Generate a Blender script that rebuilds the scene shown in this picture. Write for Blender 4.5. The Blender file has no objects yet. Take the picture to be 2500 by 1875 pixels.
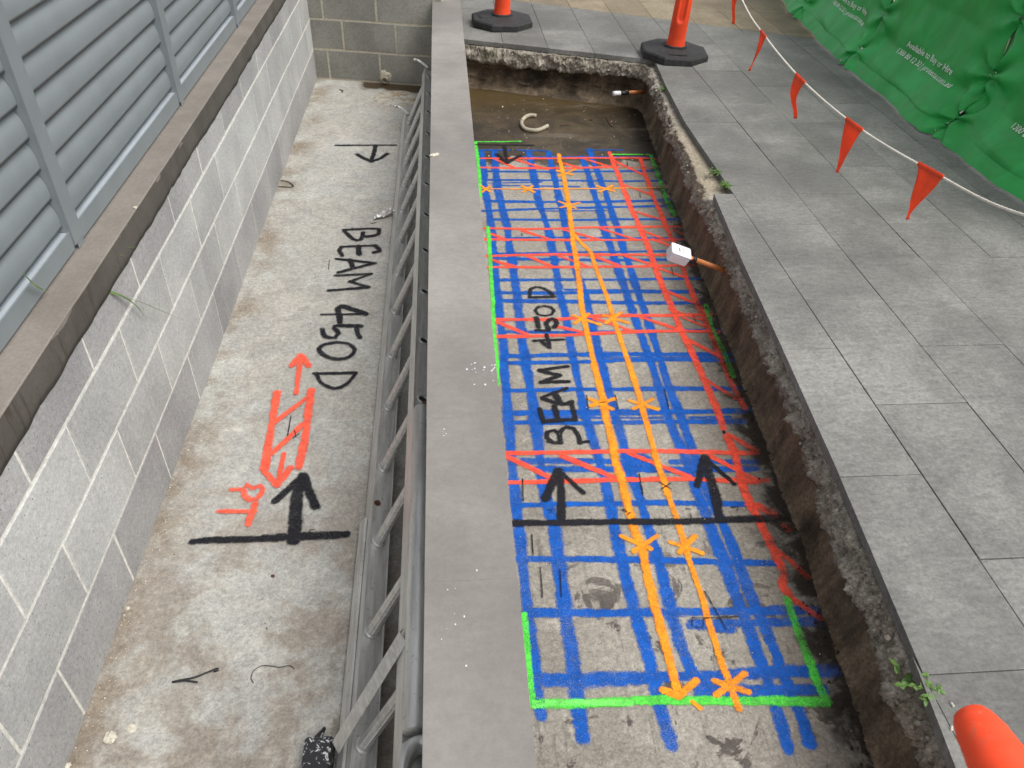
import bpy, math, random
from mathutils import Vector, Matrix, noise as mn
import numpy as np

# ------------------------------------------------------------------ camera, sky, sun, exposure
S = bpy.context.scene
COL = S.collection
R = math.radians
CAMZ = 1.555                      # eye height above the paving (z = 0)
PITCH, YAW, ROLL, FPX = R(38.938), R(5.819), R(2.326), 1897.6   # FPX: focal length in pixels of a 2500 x 1875 frame
fwd = Vector((math.sin(YAW)*math.cos(PITCH), math.cos(YAW)*math.cos(PITCH), -math.sin(PITCH)))
rt = fwd.cross(Vector((0, 0, 1))).normalized(); up = rt.cross(fwd)
RT = math.cos(ROLL)*rt + math.sin(ROLL)*up
UP = -math.sin(ROLL)*rt + math.cos(ROLL)*up
EYE = Vector((0, 0, CAMZ))
cam = bpy.data.cameras.new('camera'); camo = bpy.data.objects.new('camera', cam); COL.objects.link(camo)
m = Matrix((RT, UP, -fwd)).transposed().to_4x4(); m.translation = EYE; camo.matrix_world = m
cam.sensor_fit = 'HORIZONTAL'; cam.sensor_width = 36; cam.lens = FPX/2500*36
cam.clip_start = 0.05; cam.clip_end = 500
cam.dof.use_dof = True; cam.dof.focus_distance = 2.9; cam.dof.aperture_fstop = 13.0
S.camera = camo

SUN_EL, SUN_AZ = R(56), R(122)    # azimuth from +Y towards +X
W = bpy.data.worlds.new('World'); S.world = W; W.use_nodes = True
wn = W.node_tree.nodes; wl = W.node_tree.links; wn.clear()
sky = wn.new('ShaderNodeTexSky'); sky.sky_type = 'NISHITA'; sky.sun_disc = False
sky.sun_elevation = SUN_EL; sky.sun_rotation = SUN_AZ; sky.air_density = 1.0; sky.dust_density = 4.0; sky.ozone_density = 1.0
hs = wn.new('ShaderNodeHueSaturation'); hs.inputs['Saturation'].default_value = 0.22
bg = wn.new('ShaderNodeBackground'); bg.inputs['Strength'].default_value = 0.15
wo = wn.new('ShaderNodeOutputWorld')
wl.new(sky.outputs[0], hs.inputs['Color']); wl.new(hs.outputs[0], bg.inputs[0]); wl.new(bg.outputs[0], wo.inputs[0])
sun = bpy.data.lights.new('sun', 'SUN'); sun.energy = 1.5; sun.angle = R(36); sun.color = (1.0, 0.965, 0.91)
suno = bpy.data.objects.new('sun', sun); COL.objects.link(suno)
sd = Vector((math.sin(SUN_AZ)*math.cos(SUN_EL), math.cos(SUN_AZ)*math.cos(SUN_EL), math.sin(SUN_EL)))
suno.rotation_euler = sd.to_track_quat('Z', 'Y').to_euler()
vs = S.view_settings; vs.view_transform = 'Standard'; vs.look = 'None'; vs.gamma = 1; vs.exposure = 0.35; vs.use_curve_mapping = False
S.render.engine = 'CYCLES'; S.cycles.transparent_max_bounces = 32

# ------------------------------------------------------------------ where a point of the photograph lies on a known surface
def ray(x, y): return RT*((x-1250)/FPX) - UP*((y-937.5)/FPX) + fwd
def PZ(x, y, z): v = ray(x, y); return EYE + v*((z-CAMZ)/v.z)
def PX(x, y, X): v = ray(x, y); return EYE + v*(X/v.x)
def PY(x, y, Y): v = ray(x, y); return EYE + v*(Y/v.y)
def K(o, s=3.16): return lambda x, y: (o[0]+x/s, o[1]+y/s)
FZ = -0.325                       # the slab: both the sunken strip and the pit floor

# ------------------------------------------------------------------ helpers
rnd = random.Random(7)
def fbm(p, H=0.8, lac=2.1, o=5): return mn.fractal(Vector(p), H, lac, o)
def obj(name, verts, faces, mat, parent=None, smooth=False, uv=None):
    me = bpy.data.meshes.new(name); me.from_pydata([tuple(v) for v in verts], [], faces)
    if mat: me.materials.append(mat)
    if smooth: me.polygons.foreach_set('use_smooth', [True]*len(me.polygons))
    if uv:
        l = me.uv_layers.new(name='UVMap'); li = np.empty(len(me.loops), dtype=np.int32); me.loops.foreach_get('vertex_index', li)
        l.data.foreach_set('uv', np.asarray(uv, dtype=np.float32)[li].ravel())
    me.update()
    o = bpy.data.objects.new(name, me); COL.objects.link(o)
    if parent: o.parent = parent
    return o
def empty(name, loc=(0, 0, 0), rz=0):
    o = bpy.data.objects.new(name, None); COL.objects.link(o); o.location = loc; o.rotation_euler = (0, 0, rz); o.empty_display_size = .1
    return o
def tag(o, label=None, cat=None, group=None, kind=None):
    if label: o['label'] = label
    if cat: o['category'] = cat
    if group: o['group'] = group
    if kind: o['kind'] = kind
    return o
class MB:
    def __init__(s): s.v = []; s.f = []
    def add(s, vs, fs):
        b = len(s.v); s.v += [Vector(v) for v in vs]; s.f += [tuple(i+b for i in f) for f in fs]; return s
    def box(s, a, b, bev=0.0):
        (x0, y0, z0), (x1, y1, z1) = a, b
        if bev <= 0:
            return s.add([(x0,y0,z0),(x1,y0,z0),(x1,y1,z0),(x0,y1,z0),(x0,y0,z1),(x1,y0,z1),(x1,y1,z1),(x0,y1,z1)],
                  [(0,3,2,1),(4,5,6,7),(0,1,5,4),(1,2,6,5),(2,3,7,6),(3,0,4,7)])
        vs = []; idx = {}
        for sx in (0, 1):
            for sy in (0, 1):
                for sz in (0, 1):
                    c = [x1 if sx else x0, y1 if sy else y0, z1 if sz else z0]; d = [-1 if sx else 1, -1 if sy else 1, -1 if sz else 1]
                    for ax in range(3):
                        p = [c[i] + (0 if i == ax else d[i]*bev) for i in range(3)]; idx[(sx, sy, sz, ax)] = len(vs); vs.append(p)
        f = []
        for ax in range(3):
            o1, o2 = [i for i in range(3) if i != ax]
            for sgn in (0, 1):
                q = []
                for (a_, b_) in ((0, 0), (1, 0), (1, 1), (0, 1)):
                    k = [0, 0, 0]; k[ax] = sgn; k[o1] = a_; k[o2] = b_; q.append(idx[(*k, ax)])
                f.append(tuple(q))
            for a_ in (0, 1):
                for b_ in (0, 1):
                    k0 = [0, 0, 0]; k0[o1] = a_; k0[o2] = b_; k1 = list(k0); k1[ax] = 1
                    f.append((idx[(*k0, o1)], idx[(*k1, o1)], idx[(*k1, o2)], idx[(*k0, o2)]))
        for sx in (0, 1):
            for sy in (0, 1):
                for sz in (0, 1): f.append((idx[(sx,sy,sz,0)], idx[(sx,sy,sz,1)], idx[(sx,sy,sz,2)]))
        return s.add(vs, f)
    def frame(s, pts, rads, n=10, cap=True, flat=1.0, ref=None):
        """tube through pts; rads one radius or a list; flat squashes it along its second axis"""
        pts = [Vector(p) for p in pts]; N = len(pts)
        if not hasattr(rads, '__len__'): rads = [rads]*N
        t0 = (pts[1]-pts[0]).normalized(); a = Vector(ref) if ref else (Vector((0, 0, 1)) if abs(t0.z) < .9 else Vector((1, 0, 0)))
        nrm = (a - t0*a.dot(t0)).normalized(); vs = []; fs = []
        for i, p in enumerate(pts):
            t = (pts[min(i+1, N-1)]-pts[max(i-1, 0)]).normalized(); nrm = (nrm - t*nrm.dot(t)).normalized(); b = t.cross(nrm)
            for k in range(n):
                q = 2*math.pi*k/n; vs.append(p + nrm*(math.cos(q)*rads[i]*flat) + b*(math.sin(q)*rads[i]))
        for i in range(N-1):
            for k in range(n):
                k2 = (k+1) % n; fs.append((i*n+k, i*n+k2, (i+1)*n+k2, (i+1)*n+k))
        if cap: fs.append(tuple(range(n))[::-1]); fs.append(tuple((N-1)*n+k for k in range(n)))
        return s.add(vs, fs)
    def prism(s, poly, d):
        """poly: list of points of a planar polygon, pushed along d"""
        n = len(poly); P = [Vector(p) for p in poly]; d = Vector(d)
        return s.add(P + [p+d for p in P], [tuple(range(n))[::-1], tuple(range(n, 2*n))] + [(i, (i+1) % n, n+(i+1) % n, n+i) for i in range(n)])
    def lathe(s, prof, c=(0, 0, 0), n=24):
        c = Vector(c); vs = []; fs = []
        for (r, z) in prof:
            for k in range(n): q = 2*math.pi*k/n; vs.append(c+Vector((r*math.cos(q), r*math.sin(q), z)))
        for i in range(len(prof)-1):
            for k in range(n): k2 = (k+1) % n; fs.append((i*n+k, i*n+k2, (i+1)*n+k2, (i+1)*n+k))
        return s.add(vs, fs)
    def torus(s, c, axis, r, t, n=20, k=6):
        axis = Vector(axis).normalized(); a = axis.orthogonal().normalized(); b = axis.cross(a); vs = []; fs = []
        for i in range(n):
            q = 2*math.pi*i/n; d = a*math.cos(q)+b*math.sin(q)
            for j in range(k): w = 2*math.pi*j/k; vs.append(Vector(c)+d*(r+t*math.cos(w))+axis*(t*math.sin(w)))
        for i in range(n):
            for j in range(k): fs.append((i*k+j, ((i+1) % n)*k+j, ((i+1) % n)*k+(j+1) % k, i*k+(j+1) % k))
        return s.add(vs, fs)
    def grid(s, fn, nu, nv):
        vs = [fn(i/nu, j/nv) for i in range(nu+1) for j in range(nv+1)]
        return s.add(vs, [(i*(nv+1)+j, (i+1)*(nv+1)+j, (i+1)*(nv+1)+j+1, i*(nv+1)+j+1) for i in range(nu) for j in range(nv)])
    def build(s, name, mat, parent=None, smooth=False): return obj(name, s.v, s.f, mat, parent, smooth)
def catmull(pts, step):
    P = [np.array(p, float) for p in pts]
    if len(P) == 2: P = [P[0], (P[0]+P[1])/2, P[1]]
    Q = [2*P[0]-P[1]] + P + [2*P[-1]-P[-2]]; out = []
    for i in range(1, len(Q)-2):
        n = max(1, int(np.linalg.norm(Q[i+1]-Q[i])/step))
        for k in range(n):
            t = k/n; a, b, c, d = Q[i-1], Q[i], Q[i+1], Q[i+2]
            out.append(.5*((2*b)+(c-a)*t+(2*a-5*b+4*c-d)*t*t+(3*b-a-3*c+d)*t**3))
    out.append(P[-1]); return out
def clip(poly, a, b):
    """part of a 2-d polygon on the left of the line a -> b"""
    out = []; dx, dy = b[0]-a[0], b[1]-a[1]
    sd_ = [dx*(p[1]-a[1])-dy*(p[0]-a[0]) for p in poly]
    for i, p in enumerate(poly):
        j = (i+1) % len(poly); q = poly[j]
        if sd_[i] >= 0: out.append(p)
        if (sd_[i] >= 0) != (sd_[j] >= 0):
            t = sd_[i]/(sd_[i]-sd_[j]); out.append((p[0]+(q[0]-p[0])*t, p[1]+(q[1]-p[1])*t))
    return out
def area(p): return abs(sum(p[i][0]*p[(i+1) % len(p)][1]-p[(i+1) % len(p)][0]*p[i][1] for i in range(len(p)))/2)

# ------------------------------------------------------------------ materials
class MT:
    def __init__(s, name, rough=.7, metal=0.0, spec=None):
        s.m = bpy.data.materials.new(name); s.m.use_nodes = True; s.t = s.m.node_tree; s.n = s.t.nodes; s.l = s.t.links
        s.b = s.n['Principled BSDF']; s.b.inputs['Roughness'].default_value = rough; s.b.inputs['Metallic'].default_value = metal
        if spec is not None: s.b.inputs['Specular IOR Level'].default_value = spec
        s.tc = s.n.new('ShaderNodeTexCoord'); s.co = s.tc.outputs['Object']
    def put(s, sock, v):
        if isinstance(v, bpy.types.NodeSocket): s.l.new(v, sock)
        elif isinstance(v, (tuple, list)) and len(v) == 3 and sock.type == 'RGBA': sock.default_value = (*v, 1)
        else: sock.default_value = v
    def world(s): g = s.n.new('ShaderNodeNewGeometry'); s.co = g.outputs['Position']; return s
    def scaled(s, sc, rz=0):
        m_ = s.n.new('ShaderNodeMapping'); m_.inputs['Scale'].default_value = sc; m_.inputs['Rotation'].default_value = (0, 0, rz); s.l.new(s.co, m_.inputs[0]); return m_.outputs[0]
    def noise(s, sc, det=4, ro=.6, co=None, dist=0.0):
        n_ = s.n.new('ShaderNodeTexNoise'); n_.inputs['Scale'].default_value = sc; n_.inputs['Detail'].default_value = det
        n_.inputs['Roughness'].default_value = ro; n_.inputs['Distortion'].default_value = dist; s.l.new(co or s.co, n_.inputs['Vector']); return n_.outputs['Fac']
    def voro(s, sc, co=None, feat='F1'):
        n_ = s.n.new('ShaderNodeTexVoronoi'); n_.inputs['Scale'].default_value = sc; n_.feature = feat; s.l.new(co or s.co, n_.inputs['Vector']); return n_.outputs['Distance']
    def step(s, v, a, b):
        n_ = s.n.new('ShaderNodeMapRange'); n_.interpolation_type = 'SMOOTHSTEP'; s.put(n_.inputs['Value'], v)
        n_.inputs['From Min'].default_value = a; n_.inputs['From Max'].default_value = b; return n_.outputs[0]
    def math(s, op, a, b=0.0):
        n_ = s.n.new('ShaderNodeMath'); n_.operation = op; s.put(n_.inputs[0], a); s.put(n_.inputs[1], b); return n_.outputs[0]
    def mix(s, f, a, b, bt='MIX'):
        n_ = s.n.new('ShaderNodeMix'); n_.data_type = 'RGBA'; n_.blend_type = bt; s.put(n_.inputs[0], f); s.put(n_.inputs[6], a); s.put(n_.inputs[7], b); return n_.outputs[2]
    def sep(s, v=None): n_ = s.n.new('ShaderNodeSeparateXYZ'); s.l.new(v or s.co, n_.inputs[0]); return n_.outputs
    def rand(s): return s.n.new('ShaderNodeObjectInfo').outputs['Random']
    def val(s, c, f, amt, st=True):   # brighten/darken c by f around .5
        if st: f = s.step(f, .28, .72)
        return s.mix(1.0, c, s.grey(s.math('ADD', s.math('MULTIPLY', f, 2*amt), 1-amt)), 'MULTIPLY')
    def grey(s, f): n_ = s.n.new('ShaderNodeCombineColor'); [s.l.new(f, n_.inputs[i]) for i in range(3)]; return n_.outputs[0]
    def bump(s, h, st, d=.01):
        n_ = s.n.new('ShaderNodeBump'); n_.inputs['Strength'].default_value = st; n_.inputs['Distance'].default_value = d; s.l.new(h, n_.inputs['Height'])
        if s.b.inputs['Normal'].links: s.l.new(s.b.inputs['Normal'].links[0].from_socket, n_.inputs['Normal'])
        s.l.new(n_.outputs[0], s.b.inputs['Normal']); return s
    def color(s, c): s.put(s.b.inputs['Base Color'], c); return s
    def rough(s, v): s.put(s.b.inputs['Roughness'], v); return s

def mat_slab():
    t = MT('strip_concrete', .85).world()
    big = t.noise(1.6, 5, .62, dist=.3); mid = t.noise(6, 6, .65, dist=.5); fine = t.noise(70, 4, .7); grit = t.noise(170, 3, .7)
    x, y, z = t.sep()
    near = t.step(y, 2.6, .9)                                   # more trodden dirt towards the open end
    c = t.mix(t.step(mid, .42, .58), (.37, .365, .34), (.47, .46, .42))
    c = t.mix(t.step(big, .45, .65), c, (.41, .415, .385))
    dirt = t.math('MULTIPLY', t.step(t.math('ADD', t.math('MULTIPLY', mid, .55), t.math('MULTIPLY', t.noise(2.3, 4, .6, dist=.4), .6)), .50, .62), t.math('ADD', t.math('MULTIPLY', near, .60), .34))
    c = t.mix(dirt, c, (.255, .222, .185))
    wl_ = t.math('MULTIPLY', t.step(x, -.72, -.90), t.step(t.noise(5, 4, .6), .38, .62))  # brown dirt along the wall foot, also painted-in contact shade
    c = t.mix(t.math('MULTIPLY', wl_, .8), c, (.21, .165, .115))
    wet = t.math('MULTIPLY', t.step(t.math('ADD', t.math('ADD', y, t.math('MULTIPLY', x, .2)), t.math('MULTIPLY', mid, .25)), 5.68, 5.74), t.step(t.math('ADD', x, t.math('MULTIPLY', mid, .2)), -.52, -.47))
    c = t.mix(wet, c, (.055, .038, .02))
    scr = t.noise(34, 6, .8, dist=1.0); c = t.val(c, scr, .17); c = t.val(c, t.noise(11, 6, .75, dist=.8), .10); c = t.val(c, fine, .16); c = t.val(c, grit, .16)
    sp = t.step(t.voro(55), .10, .05); c = t.mix(t.math('MULTIPLY', sp, t.step(t.noise(9), .46, .56)), c, (.10, .08, .06))
    t.color(c).rough(t.math('SUBTRACT', .88, t.math('MULTIPLY', wet, .5)))
    return t.bump(fine, .25, .004).bump(grit, .25, .002).bump(mid, .2, .01).m
def mat_pit():
    t = MT('pit_concrete', .8).world()
    x, y, z = t.sep(); big = t.noise(2.2, 5, .6); mid = t.noise(9, 5, .65, dist=.4); fine = t.noise(80, 4, .7); grit = t.noise(170, 3, .7)
    c = t.mix(t.step(big, .35, .65), (.235, .215, .185), (.335, .31, .265)); c = t.mix(t.step(mid, .5, .72), c, (.37, .345, .30))
    st = t.step(t.noise(8, 5, .65, co=t.scaled((7, .45, 1))), .54, .72)
    c = t.mix(t.math('MULTIPLY', st, t.math('MULTIPLY', t.step(y, 2.2, 1.0), .6)), c, (.11, .105, .10))
    blot = t.math('MULTIPLY', t.step(t.math('ADD', t.math('MULTIPLY', t.noise(5, 5, .7, dist=1.2), .7), t.math('MULTIPLY', mid, .3)), .545, .585), t.step(y, 1.9, 1.2))
    c = t.mix(t.math('MULTIPLY', blot, .85), c, (.055, .045, .04))
    # mud at the foot of the cut face and wet silt at the far end
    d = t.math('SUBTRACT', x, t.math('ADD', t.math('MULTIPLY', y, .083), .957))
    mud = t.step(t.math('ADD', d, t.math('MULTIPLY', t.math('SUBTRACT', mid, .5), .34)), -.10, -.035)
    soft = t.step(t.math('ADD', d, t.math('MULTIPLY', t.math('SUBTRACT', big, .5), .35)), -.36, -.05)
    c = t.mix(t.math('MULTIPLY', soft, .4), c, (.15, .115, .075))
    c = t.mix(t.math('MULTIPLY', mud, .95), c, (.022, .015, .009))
    lim = t.math('ADD', t.math('ADD', y, t.math('MULTIPLY', t.math('SUBTRACT', t.noise(3.5, 5, .65), .5), .75)), t.math('MULTIPLY', t.math('ABSOLUTE', t.math('SUBTRACT', x, .70)), -.20))
    silt = t.step(lim, 4.30, 4.36)
    sc_ = t.mix(t.step(t.noise(4.5, 6, .65, dist=.6), .35, .70), (.036, .028, .018), (.092, .068, .038))
    sc_ = t.mix(t.step(y, 5.1, 5.55), sc_, (.082, .055, .022)); sc_ = t.mix(t.step(t.math('ADD', d, t.math('MULTIPLY', mid, .2)), -.12, .05), sc_, (.018, .012, .007))
    sc_ = t.mix(t.math('MULTIPLY', t.step(t.noise(2.6, 5, .7, co=t.scaled((1, 2.6, 1))), .56, .70), .6), sc_, (.15, .13, .10))
    c = t.mix(silt, c, sc_)
    c = t.val(c, t.noise(34, 6, .8, dist=1.0), .2); c = t.val(c, fine, .2); c = t.val(c, grit, .2)
    chip = t.step(t.voro(45), .075, .03); c = t.mix(t.math('MULTIPLY', chip, t.step(t.noise(11), .50, .60)), c, (.5, .47, .42))
    dot = t.step(t.voro(33), .07, .03); c = t.mix(t.math('MULTIPLY', dot, .8), c, (.05, .04, .035))
    t.color(c).rough(t.math('SUBTRACT', .82, t.math('MULTIPLY', t.math('MAXIMUM', silt, mud), .38)))
    return t.bump(fine, .35, .004).bump(grit, .25, .002).bump(mid, .3, .008).m
def mat_paint():
    """sprayed line: UV = distance from the centre line / half width (x), past the end (y); colour and cover come from the object"""
    t = MT('spray_paint', .68, 0, .25).world()
    oi = t.n.new('ShaderNodeObjectInfo'); u, v, _ = t.sep(t.tc.outputs['UV'])
    d = t.math('SQRT', t.math('ADD', t.math('MULTIPLY', u, u), t.math('MULTIPLY', v, v)))
    n1 = t.noise(45, 3, .6); n2 = t.noise(330, 3, .75)
    wn_ = t.n.new('ShaderNodeTexWhiteNoise'); sn = t.n.new('ShaderNodeVectorMath'); sn.operation = 'SNAP'; t.l.new(t.co, sn.inputs[0]); sn.inputs[1].default_value = (.0011, .0011, 1.0); t.l.new(sn.outputs[0], wn_.inputs['Vector']); dots = wn_.outputs['Value']
    # sure in the middle, thinning into droplets at the rim; pits in the concrete stay bare
    d2 = t.math('ADD', d, t.math('ADD', t.math('MULTIPLY', t.math('SUBTRACT', n1, .5), .7), t.math('MULTIPLY', t.math('SUBTRACT', n2, .5), .5)))
    p = t.step(d2, .92, .46)
    thin = t.math('ADD', .84, t.math('MULTIPLY', t.step(t.noise(5, 4, .65), .36, .56), .16))
    p = t.math('MULTIPLY', t.math('MULTIPLY', p, thin), t.math('ADD', .30, t.math('MULTIPLY', oi.outputs['Alpha'], .70)))
    worn = t.step(t.math('ADD', t.math('MULTIPLY', t.noise(85, 5, .75), .65), t.math('MULTIPLY', n2, .35)), .56, .64)
    p = t.math('MULTIPLY', p, t.math('SUBTRACT', 1.0, t.math('MULTIPLY', worn, .7)))
    x, y, z = t.sep(); mid = t.noise(9, 5, .65, dist=.4); dd = t.math('SUBTRACT', x, t.math('ADD', t.math('MULTIPLY', y, .083), .957))
    mud = t.step(t.math('ADD', dd, t.math('MULTIPLY', t.math('SUBTRACT', mid, .5), .30)), -.13, -.02)     # the mud on the pit floor lies over it
    p = t.math('MULTIPLY', p, t.math('SUBTRACT', 1.0, t.math('MULTIPLY', mud, .8)))
    a = t.math('GREATER_THAN', p, dots)
    c = t.val(oi.outputs['Color'], t.noise(30, 5, .75, dist=.6), .28)
    c = t.val(c, n2, .3)
    t.color(c); t.put(t.b.inputs['Alpha'], a)
    return t.bump(t.noise(280, 2, .6), .25, .002).m
def mat_block(name, a, b, speck=.17):
    t = MT(name, .9).world(); r = t.rand(); big = t.noise(3.5, 4, .6); fine = t.noise(62, 5, .85); pit = t.noise(170, 3, .8)
    c = t.mix(t.step(big, .3, .7), a, b); c = t.val(c, r, .11, False)
    c = t.mix(t.math('MULTIPLY', t.step(t.noise(5, 4, .6, co=t.scaled((1, 3, .5))), .55, .75), .22), c, tuple(min(1, q*1.25) for q in b))
    c = t.val(c, fine, speck); c = t.val(c, pit, speck)
    c = t.mix(t.math('MULTIPLY', t.step(t.voro(62), .17, .08), t.step(t.noise(14, 4, .7), .44, .56)), c, tuple(q*.35 for q in a))
    return t.color(c).bump(fine, .35, .003).bump(pit, .3, .0015).m
def mat_mortar(name, c0):
    t = MT(name, .95).world(); n1 = t.noise(60, 5, .7); c = t.val(c0, n1, .22); c = t.mix(t.math('MULTIPLY', t.step(t.noise(22, 4, .7), .58, .7), .35), c, (.28, .26, .22))
    return t.color(c).bump(n1, .6, .006).m
def mat_tile(name, a, b, scuff, fib=.28, amt=.35, rv=.15):
    t = MT(name, .78).world(); r = t.rand(); big = t.noise(2.4, 5, .65, dist=.3); fine = t.noise(80, 5, .85); lay = t.noise(38, 5, .75, co=t.scaled((.6, 1.3, 1)))
    c = t.mix(t.step(big, .32, .68), a, b); c = t.val(c, r, rv, False); c = t.val(c, fine, fib); c = t.val(c, lay, fib*.7)
    c = t.mix(t.math('MULTIPLY', t.step(t.noise(1.7, 6, .7, dist=.8), .60, .76), amt), c, scuff)
    c = t.mix(t.math('MULTIPLY', t.step(t.noise(.9, 5, .65), .42, .62), .42), c, tuple(q*.5 for q in a))
    return t.color(c).rough(t.math('ADD', .62, t.math('MULTIPLY', big, .3))).bump(fine, .22, .002).bump(lay, .12, .003).m
def mat_plain(name, c0, rough=.5, metal=0.0, var=.12, sc=20, bmp=0.0, spec=None):
    t = MT(name, rough, metal, spec); n1 = t.noise(sc, 4, .6); c = t.val(c0, n1, var); t.color(c)
    if bmp: t.bump(t.noise(sc*6, 3, .6), bmp, .002)
    return t.m
def mat_alu():
    t = MT('aluminium', .42, .5); x, y, z = t.sep()
    n1 = t.noise(14, 5, .65, co=t.scaled((6, .5, 6))); n2 = t.noise(60, 4, .7)
    c = t.mix(t.step(n1, .35, .65), (.50, .495, .475), (.66, .66, .64)); c = t.mix(t.math('MULTIPLY', t.step(n2, .58, .70), .45), c, (.22, .20, .175))
    t.color(c).rough(t.math('ADD', .22, t.math('MULTIPLY', n1, .30))); return t.bump(n1, .06, .002).m
def mat_rim():
    """cut face: attribute 'soil' says which layer a point belongs to"""
    t = MT('cut_face', .92).world(); at = t.n.new('ShaderNodeAttribute'); at.attribute_name = 'soil'; so = at.outputs['Fac']
    x, y, z = t.sep()
    n1 = t.noise(14, 6, .7); n2 = t.noise(90, 4, .75); n3 = t.noise(300, 2, .7)
    con = t.mix(t.step(n1, .34, .64), (.20, .175, .14), (.42, .38, .315)); con = t.mix(t.math('MULTIPLY', t.step(t.noise(30, 4, .7), .56, .66), .75), con, (.075, .062, .048))
    con = t.mix(t.math('MULTIPLY', t.step(t.noise(5, 4, .7), .56, .68), .5), con, (.14, .145, .075))
    agg = t.step(t.voro(60), .30, .16); con = t.mix(t.math('MULTIPLY', agg, .5), con, (.44, .41, .36))
    soil = t.mix(t.step(t.noise(9, 6, .7, co=t.scaled((1, 1, .35))), .35, .7), (.09, .066, .042), (.25, .188, .125))
    soil = t.mix(t.math('MULTIPLY', t.step(t.noise(4, 4, .6), .55, .68), .6), soil, (.022, .015, .010))
    sand = t.math('MULTIPLY', t.math('MULTIPLY', t.step(y, 3.25, 3.42), t.step(y, 4.5, 3.9)), t.step(t.math('ADD', z, t.math('MULTIPLY', n1, .08)), -.06, -.015)); con = t.mix(t.math('MULTIPLY', sand, .8), con, (.36, .305, .22))
    c = t.mix(so, con, soil); c = t.val(c, n2, .35); c = t.val(c, n3, .2)
    return t.color(c).bump(n2, .7, .006).bump(n1, .6, .02).m
def mat_vinyl():
    t = MT('green_vinyl', .36); n1 = t.noise(5, 5, .6, dist=.5); c = t.mix(t.step(n1, .35, .7), (.015, .34, .055), (.030, .46, .095))
    c = t.mix(t.math('MULTIPLY', t.step(t.noise(9, 6, .7, dist=.6), .60, .75), .22), c, (.16, .20, .13)); t.color(c)
    t.rough(t.math('ADD', .36, t.math('MULTIPLY', n1, .2))); return t.bump(t.noise(26, 4, .6, dist=.4), .18, .01).m
def mat_render(name, a, b, streak=0.0):
    t = MT(name, .9).world(); n1 = t.noise(5, 5, .65); n2 = t.noise(130, 3, .7); c = t.mix(t.step(n1, .3, .7), a, b)
    if streak: c = t.mix(t.math('MULTIPLY', t.step(t.noise(16, 4, .65, co=t.scaled((1, 2.2, .22))), .55, .68), streak), c, (.055, .04, .028))
    return t.color(t.val(c, n2, .10)).bump(n2, .2, .002).bump(n1, .15, .01).m

def mat_flag():
    t = MT('orange_flag', .5); c = t.val((.95, .17, .055), t.noise(14, 4, .6), .10); t.color(c)
    tr = t.n.new('ShaderNodeBsdfTranslucent'); t.put(tr.inputs['Color'], c); mx = t.n.new('ShaderNodeMixShader'); mx.inputs[0].default_value = .5
    out = t.n['Material Output']; t.l.new(t.b.outputs[0], mx.inputs[1]); t.l.new(tr.outputs[0], mx.inputs[2]); t.l.new(mx.outputs[0], out.inputs['Surface']); return t.m
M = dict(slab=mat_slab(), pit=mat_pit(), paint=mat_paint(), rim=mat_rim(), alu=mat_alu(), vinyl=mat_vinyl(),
    block=mat_block('grey_block', (.38, .38, .37), (.49, .495, .477)), blockd=mat_block('dark_block', (.305, .30, .30), (.40, .395, .39)),
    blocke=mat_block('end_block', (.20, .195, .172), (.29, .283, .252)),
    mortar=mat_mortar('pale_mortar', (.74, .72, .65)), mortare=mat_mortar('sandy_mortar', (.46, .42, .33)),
    tile=mat_tile('grey_stone', (.158, .156, .145), (.238, .236, .219), (.34, .325, .285)),
    tan=mat_tile('tan_stone', (.205, .162, .105), (.30, .248, .17), (.15, .11, .065), .3, .6),
    coping=mat_tile('taupe_coping', (.245, .227, .21), (.297, .277, .258), (.36, .345, .32), .09, .22, .03),
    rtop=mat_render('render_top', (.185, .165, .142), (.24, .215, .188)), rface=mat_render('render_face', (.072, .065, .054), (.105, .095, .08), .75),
    bed=mat_plain('bedding', (.085, .078, .068), .95, sc=30), wallr=mat_render('wall_render', (.17, .16, .14), (.24, .23, .2), .3),
    powder=mat_plain('blue_grey_powdercoat', (.20, .224, .236), .48, 0, .06, 6, .04), rail=mat_plain('lit_powdercoat', (.36, .40, .43), .45, 0, .08, 9),  # ledge gets a paler copy of the powdercoat, light on it painted in
    rubber=mat_plain('black_rubber', (.028, .028, .029), .72, 0, .35, 40, .25), orange=mat_plain('orange_plastic', (.88, .075, .026), .48, 0, .16, 7, .03, .3),
    blue=mat_plain('blue_band', (.05, .13, .45), .4), refl=mat_plain('white_band', (.75, .76, .78), .35),
    flag=mat_flag(), rope=mat_plain('white_rope', (.72, .69, .60), .85, 0, .12, 60, .4),
    hose=mat_plain('grey_hose', (.40, .36, .27), .6, 0, .3, 25), conduit=mat_plain('orange_conduit', (.62, .22, .065), .45, 0, .12, 12),
    white=mat_plain('white_plastic', (.80, .79, .80), .35, 0, .03, 8), black=mat_plain('black_plastic', (.016, .016, .017), .5, 0, .2, 20),
    text=mat_plain('pale_print', (.80, .88, .78), .6, 0, .08, 30), leaf=mat_plain('weed_leaf', (.085, .17, .03), .55, 0, .35, 30),
    grass=mat_plain('grass_blade', (.12, .20, .045), .55, 0, .3, 30), stone=mat_plain('pale_stone', (.58, .54, .45), .85, 0, .2, 60, .3),
    foil=mat_plain('foil_wrapper', (.62, .61, .6), .3, .6, .25, 40), rust=mat_plain('rust', (.10, .042, .02), .85, 0, .4, 90, .4),
    pvc=mat_plain('stained_pipe', (.30, .26, .2), .5, 0, .3, 40), ground=mat_plain('far_ground', (.16, .15, .13), .9, 0, .2, 3),
    spat=None)
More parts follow.
